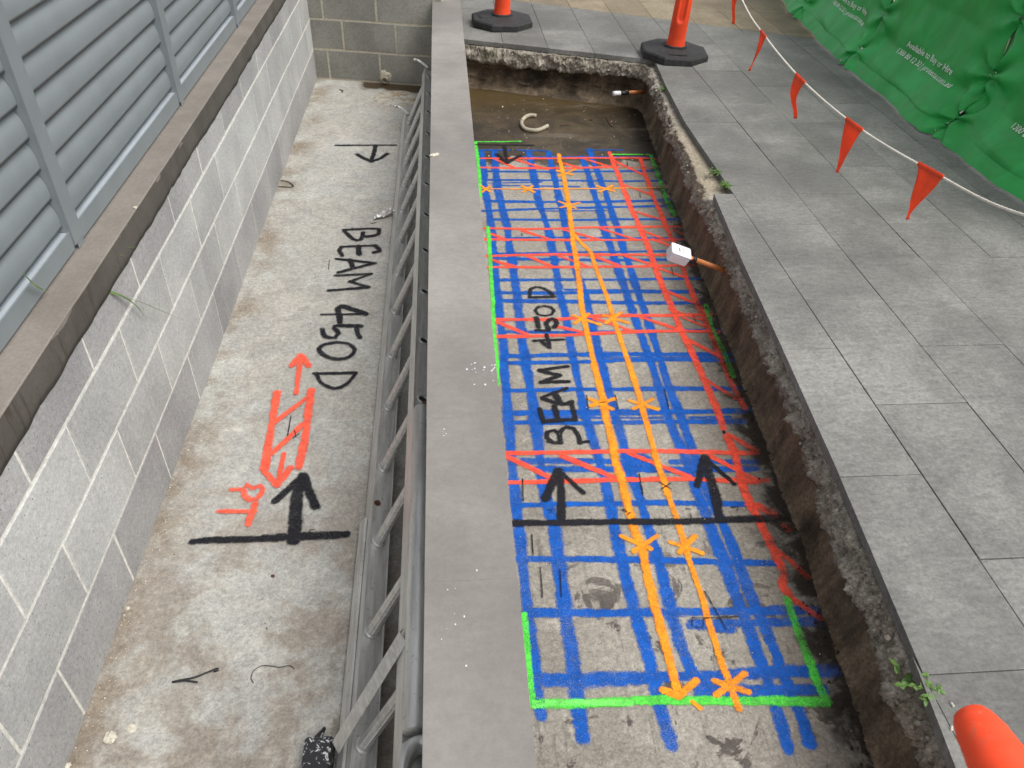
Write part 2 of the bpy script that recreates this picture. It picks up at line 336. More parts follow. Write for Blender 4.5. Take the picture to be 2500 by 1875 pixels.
def mat_scuffed(name, c0):
    t = MT(name, .5, 0, .3); c = t.val(c0, t.noise(7, 4, .6), .16); c = t.mix(t.math('MULTIPLY', t.step(t.noise(26, 6, .75, dist=.8), .56, .68), .4), c, (.30, .16, .11)); c = t.mix(t.math('MULTIPLY', t.step(t.noise(18, 5, .7, co=t.scaled((3, 3, .5))), .60, .70), .35), c, (.85, .35, .25))
    return t.color(c).bump(t.noise(60, 3, .6), .05, .002).m
M['orange'] = mat_scuffed('orange_plastic_scuffed', (.88, .078, .024))
def mat_spat():
    t = MT('spattered_rubber', .6); c = t.mix(t.step(t.noise(60, 4, .7, dist=.6), .56, .60), (.02, .02, .024), (.68, .68, .68)); return t.color(c).m
M['spat'] = mat_spat()
# ------------------------------------------------------------------ the setting: slab, pit, cut face, paving
g = obj('ground', [(-60, -60, -.9), (60, -60, -.9), (60, 60, -.9), (-60, 60, -.9)], [(0, 1, 2, 3)], M['ground']); tag(g, kind='structure')
def sheet(name, x0, x1, y0, y1, z, mat, thick=.2):
    return MB().box((x0, y0, z-thick), (x1, y1, z)).build(name, mat)
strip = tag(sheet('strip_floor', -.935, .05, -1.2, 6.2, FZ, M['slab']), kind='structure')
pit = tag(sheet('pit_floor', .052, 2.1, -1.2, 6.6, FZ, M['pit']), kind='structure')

# line of the cut through the paving (tile edge) and through the concrete under it
TE = [(-1.3, .77), (.2, .93), (.656, .996), (.846, 1.029), (1.10, 1.055), (1.487, 1.093), (1.961, 1.132), (2.414, 1.165), (2.757, 1.191), (3.28, 1.242)]
TE2 = [(3.285, 1.333), (4.25, 1.333), (5.157, 1.39), (5.34, 1.42), (9.9, 1.42)]
def tedge(y):
    L = TE if y < 3.2825 else TE2
    return float(np.interp(y, [p[0] for p in L], [p[1] for p in L]))
F0, F1 = (.1515, 5.763), (1.42, 5.323)      # far edge of the pit
def polyl(pts, step):
    out = []
    for a, b in zip(pts[:-1], pts[1:]):
        a, b = np.array(a), np.array(b); n = max(1, int(np.linalg.norm(b-a)/step))
        out += [a+(b-a)*k/n for k in range(n)]
    return out + [np.array(pts[-1])]
CP = [(.77, -1.2), (.93, .2), (.996, .656), (1.055, 1.10), (1.132, 1.96), (1.19, 2.757), (1.222, 3.26), (1.272, 4.1), (1.355, 5.02), (1.375, 5.24), (1.33, 5.335), (1.20, 5.385), (.7, 5.56), (.02, 5.80)]
path = polyl(CP, .0055); path = np.array(path)
for _ in range(26): path[1:-1] = (path[:-2]+2*path[1:-1]+path[2:])/4
tan = np.gradient(path, axis=0); tan /= np.linalg.norm(tan, axis=1)[:, None]
inn = np.stack([-tan[:, 1], tan[:, 0]], 1)   # towards the pit
# profile rows: (offset into the pit, z, soil, roughness of the relief)
PR = [(-.16, -.034, 0, 0), (-.10, -.034, 0, .2), (-.05, -.034, 0, .5), (-.02, -.035, 0, .6), (0, -.036, 0, .6), (.004, -.045, 0, .8), (.008, -.058, 0, 1), (.012, -.070, 0, 1), (.016, -.082, 0, 1), (.019, -.096, 0, 1), (.019, -.110, 0, 1),
      (.013, -.122, 0, 1), (-.001, -.130, .35, 1), (-.018, -.139, 1, .7), (-.022, -.165, 1, .6), (-.022, -.185, 1, .6), (-.018, -.21, 1, .5), (-.012, -.24, 1, .5), (-.005, -.27, 1, .5), (0, -.30, 1, .5), (.008, FZ+.008, 1, .6), (.03, FZ-.012, 1, .8), (.06, FZ-.03, 1, .3)]
PRf = []                                      # finer rows
for a, b in zip(PR[:-1], PR[1:]):
    n = max(1, int(math.hypot(b[0]-a[0], b[1]-a[1])/.0068))
    PRf += [tuple(a[i]+(b[i]-a[i])*k/n for i in range(4)) for k in range(n)]
PRf.append(PR[-1])
rv = []; soil = []
for i, p in enumerate(path):
    s_ = i*.0055; far = 1/(1+math.exp(-(p[1]-5.28)*30)) if p[0] < 1.36 else 0.0
    low = fbm((s_*1.7, 3.1, 0), .8, 2, 4)*.055 + fbm((s_*9, 7.7, 0), .8, 2, 3)*.016      # where concrete ends and soil begins
    prot = 1 + .9*fbm((s_*2.3, 9.2, 0), .8, 2, 4)
    nx, ny = inn[i]
    for (o, z, so, ro) in PRf:
        zz = z
        if -.16 < z < -.036: zz = -.036 + (z+.036)*(1+low/.11*.9)*(1+.12*far)
        elif z <= -.16: k = (z-FZ)/(-.16-FZ); zz = z + min(max(low*.9-.014*far, -.06), .06)*max(0, min(1, k))
        oo = o*prot if o > 0 and z > FZ else o
        if far > .5 and so > .5: oo -= .11*far*(.6+fbm((s_*3, 1, zz*8), .8, 2, 3))*min(1, (zz-FZ)/.05+.1)
        q = (p[0]*1.0, p[1], zz)
        r = ro*(.018*fbm((q[0]*9, q[1]*9, zz*12)) + .026*abs(fbm((q[0]*24, q[1]*24, zz*24+5), .5, 2.2, 6)) - .012 - .016*max(0, fbm((q[0]*13, q[1]*13, zz*17+9), .8, 2, 3)-.25))
        if so < .5 and ro > .7: r += .012*fbm((q[0]*4, q[1]*4, zz*14+3), .9, 2, 3)
        if so > .5: r = ro*(.018*fbm((q[0]*5, q[1]*5, zz*3)) + .004*fbm((q[0]*60, q[1]*60, zz*14)))
        dz = ro*.008*fbm((q[0]*18, q[1]*18, zz*18+40)) if z > FZ+.02 and z < -.0345 else (ro*.006*fbm((q[0]*22, q[1]*22, 9)) if z >= -.0345 else 0)
        rv.append((p[0]+nx*(oo+r), p[1]+ny*(oo+r), min(zz+dz, -.0315)))
        soil.append(min(1, max(0, so)))
nr = len(PRf)
rf = [(i*nr+j, (i+1)*nr+j, (i+1)*nr+j+1, i*nr+j+1) for i in range(len(path)-1) for j in range(nr-1)]
rim = tag(obj('pit_wall', rv, rf, M['rim'], None, True), kind='structure')
at = rim.data.attributes.new('soil', 'FLOAT', 'POINT'); at.data.foreach_set('value', soil)

# paving: every stone tile a piece of its own
pav = tag(empty('paving'), kind='structure'); tanp = tag(empty('tan_paving'), kind='structure')
GAP, TW, TL, X0C = .0021, .3045, .606, 1.333
TB0, TB1 = (1.358, 6.527), (2.705, 5.90)     # where grey stone meets tan stone
bedp = [(1.30, -1.3), (6.2, -1.3), (6.2, 10.3), (.135, 10.3), (.135, 5.92), (1.52, 5.43)]
MB().prism([(x, y, -.12) for x, y in bedp], (0, 0, .083)).build('paving_bed', M['bed'], pav)
def tile(polys, name, mat, parent):
    mb = MB(); dz = rnd.uniform(-.0012, .0010); tx, ty = rnd.uniform(-.004, .004), rnd.uniform(-.0025, .0025)
    cx = sum(p[0] for p in polys[0])/len(polys[0]); cy = sum(p[1] for p in polys[0])/len(polys[0])
    for P in polys:
        n = len(P); c = (sum(p[0] for p in P)/n, sum(p[1] for p in P)/n)
        hz = lambda p: dz+tx*(p[0]-cx)+ty*(p[1]-cy)
        def ins(p, d): l = math.hypot(p[0]-c[0], p[1]-c[1]) or 1; return (p[0]+(c[0]-p[0])/l*d, p[1]+(c[1]-p[1])/l*d)
        b = [(p[0]-cx, p[1]-cy, -.03) for p in P]; m_ = [(p[0]-cx, p[1]-cy, -.0012+hz(p)) for p in P]; t_ = [(*[q-o for q, o in zip(ins(p, .0018), (cx, cy))], hz(p)) for p in P]
        mb.add(b+m_+t_, [tuple(range(n))[::-1], tuple(range(2*n, 3*n))] + [(i, (i+1) % n, n+(i+1) % n, n+i) for i in range(n)] + [(n+i, n+(i+1) % n, 2*n+(i+1) % n, 2*n+i) for i in range(n)])
    o = mb.build(name, mat, parent); o.location = (cx, cy, 0); return o
for k in range(-4, 13):
    xa, xb = X0C+k*TW+GAP/2, X0C+(k+1)*TW-GAP/2; y_off = 1.162 if k % 2 == 0 else 1.465
    for n in range(-4, 15):
        ya, yb = y_off+n*TL+GAP/2, y_off+(n+1)*TL-GAP/2
        if yb < -.4 or ya > 9.9: continue
        if xa < .13: xa = max(xa, .131)
        if xb <= xa: continue
        rect = [(xa, ya), (xb, ya), (xb, yb), (xa, yb)]
        pieces = []
        e0, e1 = tedge(ya+.003), tedge(min(yb-.003, 3.279 if ya < 3.27 else 99)); a, b = (e0, ya), (e1, yb)
        if xa > max(e0, e1): pieces = [rect]
        else:
            pc = clip(rect, b, a);  pieces += [pc] if len(pc) > 2 and area(pc) > .001 else []
            le = clip(rect, a, b); le = clip(le, F0, F1) if len(le) > 2 else []     # only what lies beyond the far edge
            if len(le) > 2 and area(le) > .001: pieces.append(le)
        gp = []; tp = []
        for P in pieces:
            q = clip(P, TB1, TB0); r_ = clip(P, TB0, TB1)
            if len(q) > 2 and area(q) > .0004: gp.append(q)
            if len(r_) > 2 and area(r_) > .0004: tp.append(r_)
        if gp: tile(gp, 'paving_tile', M['tile'], pav)
        if tp: tile(tp, 'stone_tile', M['tan'], tanp)

# ------------------------------------------------------------------ block wall on the left with its render coping
WX = -.92
bw = tag(empty('block_wall', (WX, 2.5, FZ)), 'long grey concrete block wall with brown render coping beneath the louvre screen', 'wall')
def child(o, p): o.parent = p; o.matrix_parent_inverse = Matrix.Translation(-Vector(p.location)); return o
zb = [FZ-.02, -.119, .079, .278, .470]; BLp = .4048
child(MB().box((WX-.15, -1.2, FZ-.1), (WX-.0022, 5.93, .46)).build('mortar', M['mortar']), bw)
bcache = {}
for c in range(4):
    z0, z1 = zb[c]+.0045, zb[c+1]-.0045; off = 1.056 if c % 2 == 0 else 1.262
    y = off-6*BLp
    while y < 5.92:
        ya, yb = y+.0042+rnd.uniform(-.001, .001), min(y+BLp-.0042+rnd.uniform(-.001, .001), 5.915)
        if yb-ya > .03 and yb > -.3:
            o = MB().box((-.06, -(yb-ya)/2, -(z1-z0)/2), (0, (yb-ya)/2, (z1-z0)/2), .0022).build('block', M['blockd'] if c in (0, 3) else M['block'])
            o.location = (WX+rnd.uniform(-.0008, .0008), (ya+yb)/2, (z0+z1)/2+rnd.uniform(-.0008, .0008)); o.rotation_euler = (rnd.uniform(-.002, .002), 0, rnd.uniform(-.002, .002)); child(o, bw)
        y += BLp
# ragged render band and flat coping on top
vs = []; NF = 420
for i in range(NF+1):
    y = -1.2+i*(5.93+1.2)/NF; lowz = .385+.008*fbm((y*1.3, 0, 0), .8, 2, 3)+.006*fbm((y*9, 2, 0), .6, 2.2, 4)
    for k in range(5): t_ = k/4; vs.append((WX+.008-(.006 if k == 0 else 0)+.0015*fbm((y*6, t_*3, 4)), y, lowz+(.478-lowz)*t_))
    vs.append((WX-.01, y, lowz+.002))
fs = []
for i in range(NF):
    a = i*6; b = a+6
    fs += [(a+k, b+k, b+k+1, a+k+1) for k in range(4)] + [(a+5, b+5, b, a)]
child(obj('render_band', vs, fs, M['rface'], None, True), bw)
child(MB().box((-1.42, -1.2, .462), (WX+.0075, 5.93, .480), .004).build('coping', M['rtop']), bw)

# ------------------------------------------------------------------ louvre screen standing on that wall
LXF = -.99
lv = tag(empty('louvre_screen', (LXF, 2.5, .48)), 'blue grey metal louvre screen standing on top of the long block wall', 'screen')
def lchild(o): return child(o, lv)
PST = [-.23, .86, 1.96, 3.055, 4.14, 5.22, 6.30]
for y in PST:
    mb = MB(); w2 = .030
    mb.box((LXF-.006, y-w2, .500), (LXF, y+w2, 1.75)); mb.box((LXF-.055, y-w2, .500), (LXF-.0065, y-w2+.005, 1.75)); mb.box((LXF-.055, y+w2-.005, .500), (LXF-.0065, y+w2, 1.75))
    mb.box((LXF-.003, y-.013, .481), (LXF-.0015, y+.026, .4995)); lchild(mb.build('post', M['powder']))
for ya, yb in zip(PST[:-1], PST[1:]):
    a, b = ya+.031, yb-.031
    mb = MB().box((LXF-.008, a, .490), (LXF-.004, b, .540)); lchild(mb.build('rail_face', M['powder']))
    mb = MB().box((LXF-.062, a, .533), (LXF-.0085, b, .537)); mb.box((LXF-.066, a, .533), (LXF-.0625, b, .553)); lchild(mb.build('rail_ledge', M['rail']))
    for i in range(16):
        z0 = .552+i*.0795
        def prof(u, v, z0=z0, a=a, b=b):     # a shallow curved blade, its lower lip in front of the next one down
            t_ = 2*u if u <= .5 else 2*(1-u); th = 0 if u <= .5 else .007*math.sin(math.pi*t_)+.0015
            return Vector((LXF-.052+.034*t_+.0145*math.sin(math.pi*t_**.85)-th, a+(b-a)*v, z0+.094*(1-t_)))
        mb = MB().grid(prof, 20, 1); lchild(mb.build('louvre_blade', M['powder'], None, True))
    for i in range(0, 16, 3):
        z0 = .60+i*.0795; mb = MB(); mb.frame([(LXF-.030, b+.001, z0+.04), (LXF-.030, b-.0035, z0+.04)], .005, 10); lchild(mb.build('screw', M['alu']))

# ------------------------------------------------------------------ end wall across the far end of the strip
ey0 = Vector((-.935, 5.908, FZ)); edir = Vector((1, -.197, 0)).normalized(); ean = math.atan2(edir.y, edir.x)
ew = tag(empty('block_wall', ey0, ean), 'short darker grey block wall closing the far end of the sunken strip', 'wall')
Lw = .955
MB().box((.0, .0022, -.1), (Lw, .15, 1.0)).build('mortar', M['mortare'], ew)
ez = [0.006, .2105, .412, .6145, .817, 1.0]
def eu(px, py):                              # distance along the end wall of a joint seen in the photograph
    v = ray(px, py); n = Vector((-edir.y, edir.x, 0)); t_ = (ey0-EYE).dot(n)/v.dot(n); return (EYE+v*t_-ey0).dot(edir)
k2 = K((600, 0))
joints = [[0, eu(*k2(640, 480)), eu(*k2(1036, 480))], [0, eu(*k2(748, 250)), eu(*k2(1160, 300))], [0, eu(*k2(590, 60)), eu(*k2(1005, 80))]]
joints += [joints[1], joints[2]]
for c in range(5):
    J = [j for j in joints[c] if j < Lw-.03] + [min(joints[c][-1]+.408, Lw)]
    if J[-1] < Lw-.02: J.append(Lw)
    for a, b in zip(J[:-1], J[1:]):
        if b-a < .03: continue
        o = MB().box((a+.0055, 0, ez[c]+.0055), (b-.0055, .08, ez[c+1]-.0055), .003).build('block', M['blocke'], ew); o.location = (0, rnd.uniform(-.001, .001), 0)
# outlet pipe low in that wall
wp = k2(1085, 605); ux = eu(*wp); pz = (EYE+ray(*wp)*((ey0-EYE).dot(Vector((-edir.y, edir.x, 0)))/ray(*wp).dot(Vector((-edir.y, edir.x, 0))))).z - FZ
mb = MB(); c0 = Vector((ux, 0, pz))
ring = [(.019, 0), (.021, -.045), (.017, -.046), (.016, .06)]
vs = []; n = 16
for (r_, yy) in ring:
    for k in range(n): q = 2*math.pi*k/n; vs.append(c0+Vector((r_*math.cos(q), yy-.004, r_*math.sin(q))))
fs = [(i*n+k, i*n+(k+1) % n, (i+1)*n+(k+1) % n, (i+1)*n+k) for i in range(3) for k in range(n)] + [tuple(3*n+k for k in range(n))]
op = mb.add(vs, fs).build('outlet_pipe', M['pvc'], ew, True)
def lump(c, r, seed, n=14, sq=(1, 1, 1), amp=.35):
    def fn(u, v):
        a, b = u*2*math.pi, v*math.pi; d = Vector((math.sin(b)*math.cos(a), math.sin(b)*math.sin(a), math.cos(b)))
        k = r*(1+amp*fbm((d.x*1.7+seed, d.y*1.7, d.z*1.7), .8, 2, 4)); return Vector(c)+Vector((d.x*k*sq[0], d.y*k*sq[1], d.z*k*sq[2]))
    return MB().grid(fn, n, max(6, n//2))
mo = lump(c0+Vector((-.008, .006, .012)), .046, 3.3, 20, (1.1, .40, 1)); mo.build('mortar_patch', M['mortare'], ew, True)
# round shallow outlet dish in the slab before it
dc = PZ(*k2(1165, 760), FZ)
mb = MB()
mb.lathe([(.0, .0012), (.07, .0012), (.115, .003), (.135, .0045), (.150, .0035), (.158, .0003)], (dc.x, dc.y, FZ+.0005), 40)
def mat_dish():
    t = MT('mineral_crust', .7).world(); n1 = t.noise(14, 5, .7, dist=.8)
    c = t.mix(t.step(n1, .4, .6), (.50, .50, .46), (.36, .29, .19)); c = t.mix(t.math('MULTIPLY', t.step(t.noise(38, 4, .7), .56, .64), .8), c, (.10, .085, .07)); return t.color(c).m
mb.build('drain_dish', mat_dish(), strip, True)

# ------------------------------------------------------------------ low dividing wall with its coping stones
dw = tag(empty('dividing_wall', (.03, 2.5, FZ)), 'low wall between sunken strip and pit capped by taupe stone slabs', 'wall')
CZ = CAMZ-1.31
child(MB().box((-.022, -1.2, FZ-.05), (.100, 5.84, CZ-.034)).build('wall_body', M['wallr']), dw)
y = 1.002-.5*4-.02
k = 0
while y < 9.4:
    ln = .5; a, b = y+.0001, y+ln-.0001
    o = MB().box((-.095, -(b-a)/2, -.034), (.095, (b-a)/2, 0), .0006).build('coping_stone', M['coping']); o.location = (.0325+rnd.uniform(-.0006, .0006), (a+b)/2, CZ+rnd.uniform(-.0002, .0002)); child(o, dw)
    y += ln
child(MB().box((-.021, 5.842, -.05), (.099, 9.4, CZ-.034)).build('wall_body', M['wallr']), dw)
# ------------------------------------------------------------------ sprayed survey lines
K2, K3_, K6, K7, K10, K11, K15, K12 = K((600, 0)), K((1100, 0)), K((600, 450)), K((1100, 300)), K((500, 900)), K((1150, 750)), K((1200, 1250), 2.6543), K((1800, 900))
BLUE, RED, ORA, GRN, BLK = (.004, .090, .42), (.93, .095, .05), (.93, .31, .018), (.10, .68, .07), (.012, .012, .016)
LAYER = [0]
def stroke(pts, w, colr, cover=1.0, floor=None, fade=None, jit=1.0):
    """pts: (crop, x, y) runs already turned to source pixels; w: width in metres"""
    W3 = [PZ(x, y, FZ) for x, y in pts]
    if len(W3) > 12:                         # long lines never double back
        keep = [W3[0]]; ax_ = (W3[-1]-W3[0]).normalized()
        for p in W3[1:]:
            if (p-keep[-1]).dot(ax_) > .012: keep.append(p)
        W3 = keep
    C = catmull([(p.x, p.y) for p in W3], .018)
    LAYER[0] += 1; z = FZ + .0004 + LAYER[0]*.00002
    N = len(C); T = [np.array(C[min(i+1, N-1)])-np.array(C[max(i-1, 0)]) for i in range(N)]; T = [t/(np.linalg.norm(t)+1e-9) for t in T]
    hw0 = w*(.84 if colr is BLK and w < .0235 else .80 if colr is BLUE or colr is RED and w < .023 else .68); vs = []; uv = []; s_ = LAYER[0]*3.7
    rows = [(C[0]-T[0]*hw0, T[0], 1.0)] + [(C[i], T[i], 0.0) for i in range(N)] + [(C[-1]+T[-1]*hw0, T[-1], 1.0)]
    for ri, (c, t, e) in enumerate(rows):
        n_ = np.array((-t[1], t[0])); wob = jit*(.0022*fbm((c[0]*6+s_, c[1]*6, 0), .8, 2, 3)); hw = hw0*(1+.30*jit*fbm((c[0]*5+s_, c[1]*5, 7), .8, 2, 3))
        for u in (-1, 0, 1): q = c+n_*(wob+u*hw); vs.append((q[0], q[1], z+ri*1.5e-6)); uv.append((u, e))
    fs = [(i*3+k, i*3+k+1, i*3+k+4, i*3+k+3) for i in range(len(rows)-1) for k in (0, 1)]
    f_ = floor or pit
    o = obj('painted_line', vs, fs, M['paint'], f_, False, uv); o.color = (*colr, cover); return o
def run(*segs):
    out = []
    for k, pts in segs: out += [k(*p) for p in pts]
    return out

# blue reinforcement lines running away
L = [run((K15, [(322,1318),(300,1200),(275,950),(240,700),(215,450),(195,250),(165,0)]),(K11,[(330,1350),(310,1100),(290,900),(275,700),(260,500),(245,250),(215,0)]),(K7,[(355,1250),(345,1130),(325,900),(300,700),(270,530),(255,350),(235,215)])),
 run((K15,[(590,1455),(560,1250),(530,1000),(490,750),(460,500),(430,280),(400,80)]),(K11,[(560,1400),(530,1130),(490,830),(450,600),(410,350),(375,100)]),(K7,[(515,1350),(480,1100),(455,950),(435,800),(405,680),(370,540),(350,380),(335,215)])),
 run((K15,[(1160,1505),(1110,1320),(1060,1130),(1000,880),(940,680),(880,450),(830,250),(790,50)]),(K11,[(1040,1400),(980,1150),(900,900),(850,700),(800,450),(760,250),(725,50)]),(K7,[(850,1350),(815,1150),(770,900),(730,750),(690,640),(660,500),(640,400),(615,280),(600,225)])),
 run((K15,[(1310,1060),(1225,860),(1165,650),(1130,500),(1085,330),(1030,150),(990,0)]),(K11,[(1270,1380),(1200,1150),(1130,880),(1070,680),(1010,450),(960,230),(920,50)]),(K7,[(1040,1330),(965,1130),(915,950),(890,850),(860,680),(830,560),(800,420),(775,320),(755,225)])),
 run((K15,[(1920,1525),(1860,1330),(1810,1150),(1740,960),(1660,750),(1590,560),(1510,320),(1440,150)]),(K11,[(1720,1360),(1650,1150),(1560,950),(1490,750),(1430,560),(1360,350),(1300,180),(1240,20)]),(K7,[(1380,1380),(1310,1180),(1270,1060),(1225,930),(1185,820),(1145,650),(1110,560),(1080,460),(1050,360),(1010,262)])),
 run((K15,[(2062,1495),(2000,1320),(1920,1130),(1850,950),(1770,750),(1680,540),(1590,300),(1510,100)]),(K11,[(1830,1450),(1770,1280),(1690,1050),(1620,850),(1550,680),(1490,500),(1420,280),(1360,100)]),(K7,[(1470,1380),(1420,1230),(1380,1100),(1340,1000),(1300,850),(1260,740),(1215,590),(1170,480),(1130,370),(1100,300),(1075,205)]))]
for i, p in enumerate(L): stroke(p, (.031, .036, .033, .031, .033, .031)[i], BLUE, .97)
stroke(run((K15, [(1345,1110),(1350,1200)])), .030, BLUE, .8)
H = [(K15,[(340,1090),(1000,1075),(1700,1045),(2215,1025)],.032,.95),(K15,[(1400,1145),(1750,1158),(2150,1150)],.030,.9),(K15,[(1400,1110),(1430,1180),(1700,1170)],.040,.9),
 (K15,[(230,655),(900,655),(1600,645),(2150,640)],.028,.97),(K15,[(1300,725),(1650,722),(2110,710)],.026,.9),(K15,[(1300,735),(1545,745)],.034,.9),(K15,[(170,305),(850,310),(1500,325),(1870,335)],.022,.95),
 (K11,[(320,1530),(800,1520),(1500,1510),(2120,1520)],.021,.95),(K11,[(400,1190),(900,1185),(1380,1200)],.026,.9),(K11,[(500,1250),(1000,1250),(1650,1255),(2200,1245)],.024,.95),(K11,[(1545,1195),(2200,1195)],.020,.85),(K11,[(1200,1165),(1340,1180)],.045,.9),(K11,[(1180,1215),(1360,1230)],.040,.9),
 (K11,[(280,820),(900,815),(1500,810),(2200,800)],.030,.97),(K11,[(330,892),(900,895),(1500,885),(2100,885)],.022,.95),(K11,[(540,852),(1480,856)],.012,.7),(K11,[(1690,855),(2000,850)],.014,.8),
 (K11,[(290,645),(900,635),(1500,630),(2100,630)],.022,.95),(K11,[(270,380),(1000,365),(2050,365)],.026,.95),(K11,[(300,430),(800,425),(1400,405),(2050,412)],.023,.95),(K11,[(1030,395),(1400,390),(1990,388)],.014,.7),(K11,[(240,190),(800,195),(1500,185),(1990,175)],.017,.9),
 (K7,[(400,1375),(900,1380),(1450,1390),(1920,1390)],.027,.95),(K7,[(390,1312),(860,1312),(1400,1302),(1890,1305)],.026,.95),(K7,[(885,1289),(1350,1290)],.014,.8),(K7,[(345,1215),(900,1210),(1400,1210),(1980,1200)],.019,.95),
 (K7,[(330,1045),(800,1055),(1300,1060),(1680,1055)],.022,.9),(K7,[(345,1010),(1300,995),(1680,990)],.016,.9),(K7,[(330,890),(800,885),(1400,890),(1840,890)],.015,.85),(K7,[(320,745),(900,750),(1400,745),(1825,745)],.022,.95),
 (K7,[(245,680),(700,665),(1300,650),(1830,640)],.022,.95),(K7,[(690,682),(1200,677)],.012,.8),(K7,[(300,605),(800,612),(1400,605),(1800,590)],.025,.95),(K7,[(290,440),(800,445),(1300,450),(1735,445)],.020,.9),(K7,[(300,466),(700,458)],.013,.8),(K7,[(360,482),(800,490),(990,492)],.016,.85),
 (K7,[(1290,455),(1720,445)],.016,.8),(K7,[(270,375),(900,378),(1690,370)],.020,.95),(K7,[(560,265),(1000,265),(1640,265)],.019,.9),(K7,[(225,212),(450,210)],.020,.9),(K7,[(520,211),(740,215)],.018,.7),(K7,[(1050,212),(1330,210)],.015,.8)]
for k, p, w, c in H: stroke(run((k, p)), w, BLUE, c)
# red beams with zigzag hatching
RD = [(run((K7,[(1225,228),(1265,330),(1320,470),(1380,630),(1430,740),(1490,880),(1540,1000),(1600,1180),(1660,1320),(1720,1450)]),(K11,[(1545,0),(1620,180),(1690,320),(1770,500),(1850,680),(1920,850),(1945,935)])),.030),
 (run((K11,[(1978,1000),(2040,1160)]),(K12,[(40,900),(100,1050),(150,1130),(200,1250),(280,1400),(360,1590)]),(K15,[(1880,470),(1930,545)])),.028),(run((K15,[(1930,545),(2128,692)])),.016),
 (run((K7,[(1465,278),(1510,420),(1560,560),(1630,720),(1690,860),(1722,930)])),.026),(run((K7,[(1780,1085),(1830,1230),(1890,1370),(1950,1480)]),(K11,[(1770,10),(1830,160),(1900,330),(1970,500),(2050,670),(2110,780)])),.022)]
for p, w in RD: stroke(p, w, RED, .97)
RX = [(K7,[(212,275),(700,275),(1100,272),(1560,275),(1660,305)],.020,.9),(K7,[(220,345),(500,350),(900,350),(1290,340)],.022,.9),(K7,[(340,280),(500,350)],.018,.8),(K7,[(500,285),(740,358)],.026,.85),(K7,[(830,300),(1010,352)],.024,.8),(K7,[(1040,282),(1250,345)],.020,.75),(K7,[(1255,290),(1480,400)],.022,.8),(K7,[(1570,282),(1700,345)],.022,.75),(K7,[(1320,345),(1560,350)],.014,.35),
 (K7,[(262,815),(700,820),(1100,808),(1500,805),(1825,800)],.020,.9),(K7,[(262,900),(800,905),(1300,905),(1800,900)],.018,.9),(K7,[(320,860),(440,905)],.022,.9),(K7,[(550,830),(760,898)],.026,.9),(K7,[(870,825),(1140,900)],.018,.8),(K7,[(1150,815),(1420,900)],.020,.8),(K7,[(1500,840),(1670,910)],.022,.8),(K7,[(1720,830),(1860,882)],.020,.5),(K7,[(1330,475),(1560,560)],.020,.85),(K7,[(1435,690),(1640,752)],.018,.8),
 (K7,[(1560,900),(1690,950)],.022,.85),
 (K7,[(272,1030),(700,1018),(1300,1020),(1890,1020)],.020,.9),(K7,[(290,1115),(800,1115),(1400,1110),(1875,1100)],.019,.9),(K7,[(330,1062),(500,1112)],.022,.9),(K7,[(595,1030),(790,1115)],.020,.85),(K7,[(840,1030),(1060,1108)],.020,.85),(K7,[(1100,1030),(1300,1105)],.020,.85),(K7,[(1350,1030),(1560,1100)],.018,.8),(K7,[(1565,1110),(1815,1195)],.018,.85),(K7,[(1645,1290),(1905,1405)],.017,.9),(K7,[(1690,1440),(1980,1540)],.016,.7),
 (K11,[(170,100),(700,95),(1000,70),(1500,65),(1870,60)],.021,.95),(K11,[(182,230),(700,220),(1300,190),(1910,188)],.019,.95),(K11,[(210,120),(430,212)],.020,.9),(K11,[(665,150),(880,200)],.018,.85),(K11,[(950,90),(1225,180)],.018,.8),(K11,[(1310,80),(1580,170)],.017,.85),(K11,[(1640,85),(1830,160)],.016,.8),
 (K11,[(1670,250),(1930,392)],.018,.9),(K11,[(1810,560),(2100,745)],.018,.9),(K11,[(275,1130),(800,1120),(1300,1110),(1800,1120),(2200,1128)],.019,.95),(K11,[(292,1355),(800,1345),(1400,1330),(2040,1340),(2200,1352)],.019,.95),(K11,[(285,1160),(620,1320)],.020,.95),(K11,[(700,1150),(1105,1318)],.020,.95),(K11,[(1220,1130),(1680,1310)],.019,.95),(K11,[(1840,1150),(2200,1335)],.017,.9),(K11,[(1985,985),(2200,1108)],.017,.9),
 (K12,[(100,880),(225,865)],.020,.8),(K12,[(155,1060),(285,1130)],.030,.9),(K12,[(360,1215),(398,1245)],.017,.85),(K12,[(262,1372),(400,1480),(545,1615)],.018,.9)]
for k, p, w, c in RX: stroke(run((k, p)), w, RED, c)
# green outline
for p, w in [(run((K7,[(192,150),(205,250),(220,400),(232,570)])),.020),(run((K7,[(192,148),(370,148),(540,145)])),.017),(run((K7,[(1250,245),(1550,248)])),.017),(run((K7,[(1545,250),(1600,400),(1660,580),(1730,715)])),.026),
  (run((K7,[(287,805),(297,900),(305,1050),(315,1200),(330,1400)]),(K11,[(165,0),(180,200),(195,400),(215,600)])),.017),(run((K7,[(1967,1405),(2010,1540)]),(K11,[(1812,10),(1870,180),(1950,350),(2020,540)])),.019),
  (run((K15,[(212,665),(230,850),(250,1050),(267,1235)])),.018),(run((K15,[(275,1247),(600,1240),(1060,1225),(1500,1225),(2000,1230),(2170,1235)])),.026),(run((K15,[(1915,570),(1980,760),(2060,980),(2110,1120),(2175,1232)])),.023)]: stroke(p, w, GRN, .93)
stroke(run((K15,[(280,1250),(520,1240),(900,1235)])), .018, (.2, .9, .15), .7)
